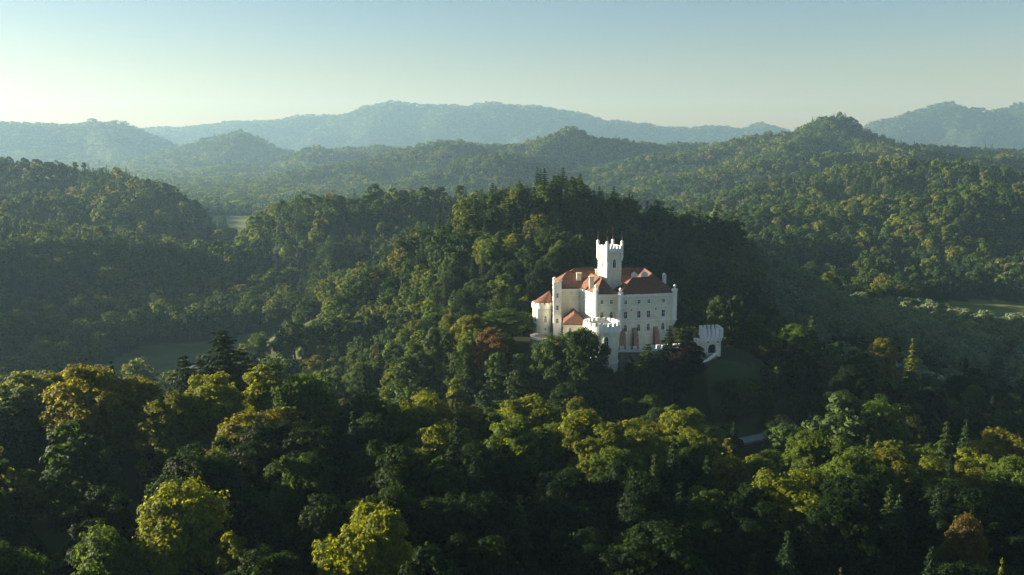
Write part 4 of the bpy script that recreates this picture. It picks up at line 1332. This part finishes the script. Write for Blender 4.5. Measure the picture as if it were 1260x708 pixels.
# (px, top py, distance, kind, tint, width in px or 0, label)
HERO = [
    (272, 401, 172, 'bigspruce', 'black', 150, 'tallest dark spruce breaking the skyline of the near wood left of centre'),
    (226, 433, 172, 'bigspruce', 'black', 92, 'smaller dark spruce just left of the tallest skyline spruce'),
    (105, 436, 188, 'spruce', 'black', 26, 'thin dark spruce tip poking up behind the golden tree at far left'),
    (136, 440, 180, 'spruce', 'black', 36, 'dark spruce behind the golden green tree on the left'),
    (190, 462, 178, 'spruce', 'black', 34, 'short dark spruce between the golden tree and the skyline spruces'),
    (338, 438, 176, 'bigspruce', 'moss', 100, 'broad mossy spruce right of the tallest skyline spruce'),
    (447, 446, 205, 'spruce', 'black', 28, 'small lone dark spruce tip above the wood left of the castle slope'),
    (300, 428, 182, 'bigspruce', 'black', 84, 'dark spruce touching the right side of the tallest skyline spruce'),
    (246, 432, 186, 'bigspruce', 'black', 70, 'dark spruce wedged between the two front skyline spruces'),
    (404, 452, 190, 'spruce', 'moss', 34, 'mossy spruce midway between the skyline spruces and the small lone spruce'),
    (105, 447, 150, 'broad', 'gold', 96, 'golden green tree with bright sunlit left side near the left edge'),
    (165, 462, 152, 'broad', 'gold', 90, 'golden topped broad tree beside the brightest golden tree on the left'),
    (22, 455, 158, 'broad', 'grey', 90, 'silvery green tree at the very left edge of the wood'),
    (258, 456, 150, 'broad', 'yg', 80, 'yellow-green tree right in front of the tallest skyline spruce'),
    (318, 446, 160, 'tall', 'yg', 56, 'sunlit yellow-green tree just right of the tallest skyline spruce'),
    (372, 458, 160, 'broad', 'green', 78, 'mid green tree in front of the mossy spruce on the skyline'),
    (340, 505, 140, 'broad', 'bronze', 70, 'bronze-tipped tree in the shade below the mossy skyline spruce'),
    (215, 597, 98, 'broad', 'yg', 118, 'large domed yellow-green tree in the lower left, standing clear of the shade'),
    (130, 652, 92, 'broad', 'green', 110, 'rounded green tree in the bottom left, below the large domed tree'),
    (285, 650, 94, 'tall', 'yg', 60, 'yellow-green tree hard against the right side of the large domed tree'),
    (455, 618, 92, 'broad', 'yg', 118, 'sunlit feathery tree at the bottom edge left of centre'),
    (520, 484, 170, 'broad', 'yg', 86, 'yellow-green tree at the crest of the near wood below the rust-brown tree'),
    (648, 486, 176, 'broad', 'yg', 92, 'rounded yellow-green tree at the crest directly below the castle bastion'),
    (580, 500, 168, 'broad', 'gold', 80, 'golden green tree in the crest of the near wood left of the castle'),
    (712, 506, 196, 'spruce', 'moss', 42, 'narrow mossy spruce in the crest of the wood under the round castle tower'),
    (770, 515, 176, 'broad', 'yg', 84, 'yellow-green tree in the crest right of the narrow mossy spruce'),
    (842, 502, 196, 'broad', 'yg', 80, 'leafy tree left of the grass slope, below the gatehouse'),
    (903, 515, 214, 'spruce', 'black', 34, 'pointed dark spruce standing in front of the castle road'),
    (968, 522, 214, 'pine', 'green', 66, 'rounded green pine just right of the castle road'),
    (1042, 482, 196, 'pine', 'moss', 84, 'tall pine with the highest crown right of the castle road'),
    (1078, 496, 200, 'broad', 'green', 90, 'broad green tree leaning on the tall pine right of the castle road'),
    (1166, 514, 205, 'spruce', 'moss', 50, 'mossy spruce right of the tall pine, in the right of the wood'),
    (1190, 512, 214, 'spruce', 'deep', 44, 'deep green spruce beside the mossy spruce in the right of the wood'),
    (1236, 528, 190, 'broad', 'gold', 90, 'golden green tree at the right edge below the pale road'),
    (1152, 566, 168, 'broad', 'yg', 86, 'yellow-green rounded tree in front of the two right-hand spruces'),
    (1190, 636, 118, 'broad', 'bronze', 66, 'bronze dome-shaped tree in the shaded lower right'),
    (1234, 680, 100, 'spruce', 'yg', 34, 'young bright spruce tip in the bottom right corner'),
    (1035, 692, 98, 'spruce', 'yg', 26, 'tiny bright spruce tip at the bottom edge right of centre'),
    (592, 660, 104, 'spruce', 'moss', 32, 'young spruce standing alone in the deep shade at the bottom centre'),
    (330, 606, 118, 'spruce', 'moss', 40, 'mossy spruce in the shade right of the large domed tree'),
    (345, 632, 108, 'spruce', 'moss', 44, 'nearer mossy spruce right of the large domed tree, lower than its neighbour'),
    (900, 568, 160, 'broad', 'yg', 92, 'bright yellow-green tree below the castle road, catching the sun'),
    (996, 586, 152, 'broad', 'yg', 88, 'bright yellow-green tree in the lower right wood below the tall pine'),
    # round the castle
    (602, 403, 268, 'broad', 'rust', 44, 'rust-brown tree on the slope left of the castle'),
    (622, 380, 288, 'broad', 'green', 66, 'leafy green tree rising behind the rust-brown tree'),
    (580, 386, 284, 'broad', 'yg', 44, 'yellow-green tree behind and left of the rust-brown tree'),
    (642, 388, 296, 'broad', 'yg', 34, 'yellow-green tree touching the left edge of the castle'),
    (533, 403, 268, 'pine', 'moss', 36, 'tallest slim conifer on the slope left of the rust-brown tree'),
    (552, 404, 272, 'pine', 'moss', 30, 'slim conifer between the tallest slim one and the rust-brown tree'),
    (500, 436, 262, 'pine', 'green', 46, 'feathery pine at the left foot of the castle slope'),
    (517, 432, 266, 'pine', 'moss', 40, 'mossy pine right beside the feathery pine on the castle slope'),
    (573, 432, 252, 'spruce', 'moss', 30, 'narrow spruce directly below the rust-brown tree'),
    (612, 432, 250, 'pine', 'green', 40, 'green pine below the rust-brown tree and left of the bastion'),
    (640, 434, 250, 'pine', 'green', 36, 'light green pine just left of the brown stone bastion'),
    (688, 412, 251, 'broad', 'deep', 60, 'big dark tree hiding the foot of the castle annex'),
    (714, 402, 249, 'broad', 'deep', 66, 'big green tree in front of the round castle tower'),
    (748, 452, 246, 'broad', 'deep', 40, 'low dark tree at the foot of the round castle tower'),
    (776, 436, 252, 'bigspruce', 'black', 44, 'dark spruce between the round tower and the curtain wall'),
    (797, 420, 252, 'bigspruce', 'moss', 58, 'sunlit mossy spruce in front of the curtain wall'),
    (824, 402, 253, 'bigspruce', 'black', 50, 'slender dark spruce crossing the lower right corner of the facade'),
    (808, 432, 248, 'bigspruce', 'black', 50, 'black-green spruce between the sunlit mossy spruce and the slender dark spruce'),
    (762, 450, 247, 'bigspruce', 'moss', 40, 'small mossy spruce at the right foot of the round castle tower'),
    (846, 418, 252, 'broad', 'copper', 44, 'dark copper-leaved tree between castle and gatehouse'),
    (832, 436, 248, 'broad', 'copper', 34, 'lower dark copper-leaved tree under the slender dark spruce'),
    (884, 362, 302, 'pine', 'moss', 32, 'left one of two tall pines behind the gatehouse'),
    (905, 362, 304, 'pine', 'moss', 32, 'right one of two tall pines behind the gatehouse'),
    (924, 385, 296, 'broad', 'green', 52, 'leafy green tree right of the gatehouse battlements'),
    (1000, 386, 330, 'spruce', 'moss', 46, 'pointed mossy spruce above the shaded wood right of the gatehouse'),
    (975, 400, 326, 'broad', 'green', 60, 'green tree left of the pointed mossy spruce'),
    (1084, 418, 322, 'broad', 'gold', 38, 'golden green tree standing out of the shaded wood on the right'),
    (1124, 413, 326, 'spruce', 'yg', 38, 'sunlit yellow-green spruce right of the golden tree in the shaded wood'),
]

TX, TY, TZ, TSX, TSZ, TK, TT, TLAB, TP = [], [], [], [], [], [], [], [], []
hx = []
for (px_, py_, D_, kd, tn, wpx, lab) in HERO:
    xx, yy, zt = at(px_, py_, D_)
    zg = hz(xx, yy)
    pr = PROTO[kd]; j = int((px_ * 7 + py_) % len(pr))
    Hn, Rn = pr[j][2], pr[j][3]
    sz = (zt - zg) / Hn
    sx = (wpx / 2 * D_ / F_PX) / (Rn * 0.96) if wpx else sz
    print('hero', px_, py_, kd, 'height %.1f' % (zt - zg), 'sx %.2f sz %.2f' % (sx, sz)) if (sz < .5 or sz > 1.6) else None
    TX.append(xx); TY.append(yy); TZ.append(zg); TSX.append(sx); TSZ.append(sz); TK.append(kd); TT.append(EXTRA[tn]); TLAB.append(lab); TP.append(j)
    hx.append((xx, yy, Rn * sx))
HX = np.array(hx)

# allowed top lines (photo px) so that the wood keeps the outline it has in the photograph
LINE_N = ([-200, 0, 40, 60, 140, 200, 240, 300, 340, 400, 450, 480, 520, 560, 610, 650, 690, 740, 800, 850, 880, 960, 1000, 1040, 1080, 1130, 1200, 1260, 1500],
          [460, 462, 470, 460, 462, 475, 466, 470, 462, 470, 484, 492, 494, 500, 506, 496, 504, 518, 518, 512, 540, 552, 530, 512, 512, 545, 535, 540, 540])
LINE_M = ([300, 440, 480, 500, 530, 570, 600, 640, 648, 652, 668, 680, 700, 740, 752, 765, 776, 800, 830, 850, 856, 872, 890, 905, 925, 940, 958, 985, 1010],
          [470, 480, 468, 445, 418, 408, 402, 400, 440, 478, 478, 450, 430, 440, 478, 478, 462, 446, 440, 440, 475, 490, 515, 545, 560, 560, 520, 470, 400])
keepn = np.ones(len(NX), bool)
NZ = height(NX, NY)
Hk = np.array([18, 19, 22, 20, 5.0])[NK]; Rk = np.array([5.5, 3.9, 3.9, 3.6, 2.2])[NK]
NSX = NS * rg.uniform(.85, 1.12, len(NX))
for i in range(len(NX)):
    if ((HX[:, 0] - NX[i]) ** 2 + (HX[:, 1] - NY[i]) ** 2 < (HX[:, 2] * .95) ** 2).any():
        keepn[i] = False; continue
    px_, py_, _ = proj(NX[i], NY[i], NZ[i] + Hk[i] * NS[i])
    if NY[i] < 205:
        lim = np.interp(px_, *LINE_N) + rg.uniform(-3, 14)
    elif NY[i] < 287 and 300 < px_ < 1010:
        w_ = 14 if 640 < px_ < 880 else 4
        lim = max(np.interp(px_ + o_, *LINE_M) for o_ in (-w_, 0, w_)) + rg.uniform(-2, 12)
    else:
        continue
    if py_ < lim:
        zt = at(px_, lim, NY[i])[2]
        f = (zt - NZ[i]) / (Hk[i] * NS[i])
        if f * NS[i] < 0.42:
            keepn[i] = False
        else:
            NS[i] *= f; NSX[i] *= max(f, .72)
NX, NY, NZ, NS, NSX, NK, Hk, Rk = [a[keepn] for a in (NX, NY, NZ, NS, NSX, NK, Hk, Rk)]

# bushes in the clearing and on the grass slope
bush_pts = [(18, 618, 128), (60, 632, 130), (102, 640, 126), (20, 665, 118), (48, 690, 112), (-20, 640, 122), (88, 672, 116), (140, 640, 134), (885, 488, 262), (905, 497, 262), (893, 470, 268), (937, 500, 262), (868, 474, 266), (876, 480, 265), (886, 476, 267), (864, 488, 262), (878, 512, 254), (897, 528, 248), (955, 505, 262), (930, 478, 270), (912, 470, 271), (872, 500, 256), (915, 520, 250), (945, 486, 270)]
for (px_, py_, D_) in bush_pts:
    xx, yy, zt = at(px_, py_, D_)
    if px_ > 500 and proj(xx, yy, hz(xx, yy) + 5)[1] < 452:
        continue
    TX.append(xx); TY.append(yy); TZ.append(hz(xx, yy)); s_ = rg.uniform(.55, 1.1) if px_ < 500 else rg.uniform(.4, .95)
    TSX.append(s_ * 1.1); TSZ.append(s_); TK.append('small'); TP.append(int(rg.integers(0, 2)))
    TT.append(EXTRA['green'] if px_ > 500 else EXTRA[['yg', 'moss', 'green'][int(rg.integers(0, 3))]]); TLAB.append(None)
for k_ in range(60):
    xx, yy = rg.uniform(57, 86), rg.uniform(240, 262)
    if not in_poly(np.array([xx]), np.array([yy]), MEADOWS[3])[0] or near_line(np.array([xx]), np.array([yy]), ROADS['castle road'], 3.0)[0] or proj(xx, yy, hz(xx, yy) + 4.5)[1] < 456:
        continue
    s_ = rg.uniform(.35, 1.15)
    TX.append(xx); TY.append(yy); TZ.append(hz(xx, yy)); TSX.append(s_ * 1.15); TSZ.append(s_); TK.append('small'); TP.append(int(rg.integers(0, 2)))
    TT.append(EXTRA['moss' if k_ % 2 else 'deep']); TLAB.append(None)
nh = len(TX)
for i in range(len(NX)):
    k = KN[NK[i]]
    tl = TINTS['broad' if k in ('broad', 'tall') else ('conif' if k == 'spruce' else 'pine')]
    n_ = fbm(np.array([NX[i] / 35]), np.array([NY[i] / 35]), 8, 2)[0]
    if len(tl) == 8:  # broadleaf tints weighted by place, putting sun and shade into the colour
        p_ = np.array([.12, .19, .26, .18, .12, .07, .045, .015])
        if NY[i] < 200 and NX[i] < 60: p_ = np.array([.05, .10, .2, .22, .22, .08, .11, .02])
        ppx, ppy, _ = proj(NX[i], NY[i], NZ[i] + Hk[i] * NS[i])
        low = ppy - np.interp(ppx, *LINE_N)
        if NY[i] < 212 and low > 45: p_ = np.array([.42, .34, .14, .04, .02, .03, .0, .01])  # crowns well below the crest: shade painted in as darker greens
        elif NY[i] < 212 and low > -8: p_ = np.array([.02, .05, .17, .26, .32, .05, .12, .01])  # crest crowns: sunlight painted in as brighter yellow-greens
        elif NX[i] > 70: p_ = np.array([.38, .34, .16, .06, .03, .03, .0, .0])
        c_ = int(rg.choice(8, p=p_))
    else:
        c_ = int(rg.integers(0, 3))
    TX.append(NX[i]); TY.append(NY[i]); TZ.append(NZ[i]); TSX.append(NSX[i]); TSZ.append(NS[i]); TK.append(k); TT.append(tl[c_]); TLAB.append(None)
    TP.append(int(rg.integers(0, len(PROTO[k]))))
TX, TY, TZ, TSX, TSZ = map(np.array, (TX, TY, TZ, TSX, TSZ))
THn = np.array([PROTO[k][p][2] for k, p in zip(TK, TP)]); TRn = np.array([PROTO[k][p][3] for k, p in zip(TK, TP)])

# how much of each tree shows: front to back over a coarse grid, the ground hiding what lies behind it
GWp, GHp = 420, 236
occ = np.zeros((GHp, GWp), bool)
order = np.argsort(TY)
vis = np.zeros(len(TX)); cenx = np.zeros(len(TX)); ceny = np.zeros(len(TX))
for i in order:
    base_f = .12
    px_, pt_, d_ = proj(TX[i], TY[i], TZ[i] + THn[i] * TSZ[i]); _, pb_, _ = proj(TX[i], TY[i], TZ[i] + THn[i] * TSZ[i] * base_f)
    rx_ = TRn[i] * TSX[i] * F_PX / d_ / 3 * .95; cy_ = (pt_ + pb_) / 6; ry_ = (pb_ - pt_) / 6; cx_ = px_ / 3
    x0_, x1_ = max(0, int(cx_ - rx_)), min(GWp, int(cx_ + rx_) + 2); y0_, y1_ = max(0, int(cy_ - ry_)), min(GHp, int(cy_ + ry_) + 2)
    if x0_ >= x1_ or y0_ >= y1_:
        continue
    yy, xx = np.mgrid[y0_:y1_, x0_:x1_]
    if TK[i] in ('spruce', 'bigspruce'):
        f = np.clip((yy - (cy_ - ry_)) / (2 * ry_), 0, 1); m = (np.abs(xx - cx_) < rx_ * f)
    else:
        m = ((xx - cx_) / rx_) ** 2 + ((yy - cy_) / ry_) ** 2 < 1
    new = m & ~occ[y0_:y1_, x0_:x1_]
    vis[i] = new.sum()
    if vis[i] > 0:
        cenx[i] = xx[new].mean() * 3; ceny[i] = yy[new].mean() * 3
    occ[y0_:y1_, x0_:x1_] |= m
isb = np.array([k in ('broad', 'tall', 'small') for k in TK])
single = np.zeros(len(TX), bool)
for mask, cap in ((isb, 285), (~isb, 200)):
    ii = np.where(mask & (vis > 2))[0]
    ii = ii[np.argsort(-vis[ii])]
    hero_i = [j for j in ii if j < nh]; rest = [j for j in ii if j >= nh]
    single[(hero_i + rest)[:cap]] = True
single[:nh] |= vis[:nh] > 0
print('single trees', single.sum(), 'broad', (single & isb).sum(), 'of', len(TX))

WORD = {'broad': ('broadleaf_tree', 'broadleaf tree', 'broad'), 'tall': ('broadleaf_tree', 'broadleaf tree', 'narrow'), 'spruce': ('spruce_tree', 'spruce', 'spruce'),
        'bigspruce': ('spruce_tree', 'spruce', 'spruce'), 'pine': ('pine_tree', 'pine', 'pine'), 'small': ('bush', 'bush', 'low')}
GROUP = {'broadleaf_tree': 'broadleaf trees of the near woods', 'spruce_tree': 'spruces of the near woods', 'pine_tree': 'pines round the castle', 'bush': 'bushes on open grass'}
used = set()
def area_name(i):
    if TK[i] == 'small':
        return 'in the clearing' if TX[i] < 0 else 'on the gatehouse slope'
    if TY[i] < 212: return 'in the near wood'
    if TY[i] < 290 and TX[i] < 12: return 'on the castle slope'
    if TY[i] < 290 and TX[i] < 75: return 'below the castle'
    return 'in the wood behind' if TX[i] < 75 else 'in the shaded wood'
for i in np.where(single)[0]:
    nm, cat, shape = WORD[TK[i]]
    r = bpy.data.objects.new(nm, None); COL.objects.link(r)
    r.location = (TX[i], TY[i], TZ[i] - .2)
    r.rotation_euler = (0, 0, rg.uniform(0, 6.283))
    r.scale = (TSX[i], TSX[i], TSZ[i])
    r.empty_display_size = 1
    lab = TLAB[i]
    if lab is None:
        kindw = {'spruce_tree': 'spruce', 'pine_tree': 'pine', 'bush': 'bush'}.get(nm, shape + ' tree')
        a_, b_ = int(round(min(max(cenx[i], 0), 1260) / 12.6)), int(round(min(ceny[i], 708) / 7.08))
        for da, db in ((0, 0), (1, 0), (0, 1), (-1, 0), (0, -1), (1, 1), (-1, -1)):
            lab = '%s %s %s, %d%% across and %d%% down the picture' % (TT[i][0], kindw, area_name(i), a_ + da, b_ + db)
            if lab not in used:
                break
    used.add(lab)
    tag(r, lab, cat, GROUP[nm])
    cm, tm, _, _ = PROTO[TK[i]][TP[i]]
    c = bpy.data.objects.new('crown', cm); COL.objects.link(c); c.parent = r
    j_ = rg.uniform(.88, 1.12)
    c.color = tuple(v * j_ for v in TT[i][1]) + (1,)
    t = bpy.data.objects.new('trunk', tm); COL.objects.link(t); t.parent = r

ns = ~single
nsb = ns & isb; nsc = ns & ~isb
k_sp = np.array([k == 'pine' for k in TK])
bx_, by_, bz_, bs_, bi_ = TX[nsb], TY[nsb], TZ[nsb], TSZ[nsb], rg.integers(0, 5, nsb.sum())
cx2, cy2, cz2, cs2, ci2 = TX[nsc], TY[nsc], TZ[nsc], TSZ[nsc], rg.integers(0, 3, nsc.sum())
mB, mC, mW = FK == 0, FK == 1, FK == 2
cat_ = np.concatenate
forest('broadleaf_woodland', 'broadleaf', cat_([bx_, FX[mB]]), cat_([by_, FY[mB]]), cat_([bz_, FZ[mB]]), cat_([bs_, FS[mB]]), cat_([bi_, FI[mB]]),
       'green broadleaf woodland covering the hills and ridges behind the castle', 'woodland')
forest('conifer_woodland', 'conifer', cat_([cx2, FX[mC]]), cat_([cy2, FY[mC]]), cat_([cz2, FZ[mC]]), cat_([cs2, FS[mC]]), cat_([ci2, FI[mC]]),
       'dark pointed conifers scattered through the woodland on the hills', 'conifer woodland')
forest('willow_thicket', 'willow', FX[mW], FY[mW], FZ[mW], FS[mW], FI[mW], 'rounded grey-green willows filling the valley floor on the right', 'willow thicket')
# ------------------------------------------------------------------ haze
def haze_box():
    x0, x1, y0, y1 = -8450, 8450, -8450, 8450
    z0, z1 = -14, max(430.0, float(GZ.max()) + 60)
    v = [(x0, y0, z0), (x1, y0, z0), (x1, y1, z0), (x0, y1, z0), (x0, y0, z1), (x1, y0, z1), (x1, y1, z1), (x0, y1, z1)]
    f = [(0, 3, 2, 1), (4, 5, 6, 7), (0, 1, 5, 4), (1, 2, 6, 5), (2, 3, 7, 6), (3, 0, 4, 7)]
    m, nt, out = new_mat('haze')
    p = N(nt, 'ShaderNodeVolumePrincipled')
    p.inputs['Color'].default_value = HAZE_COLOR
    p.inputs['Density'].default_value = HAZE_DENSITY
    p.inputs['Anisotropy'].default_value = HAZE_ANISO
    nt.links.new(p.outputs[0], out.inputs['Volume'])
    o = mesh_obj('haze', v, f, m)
    tag(o, kind='stuff')
    return o
HAZE_COLOR = (0.35, 0.58, 0.78, 1); HAZE_DENSITY = 0.000095; HAZE_ANISO = 0.25
haze_box()
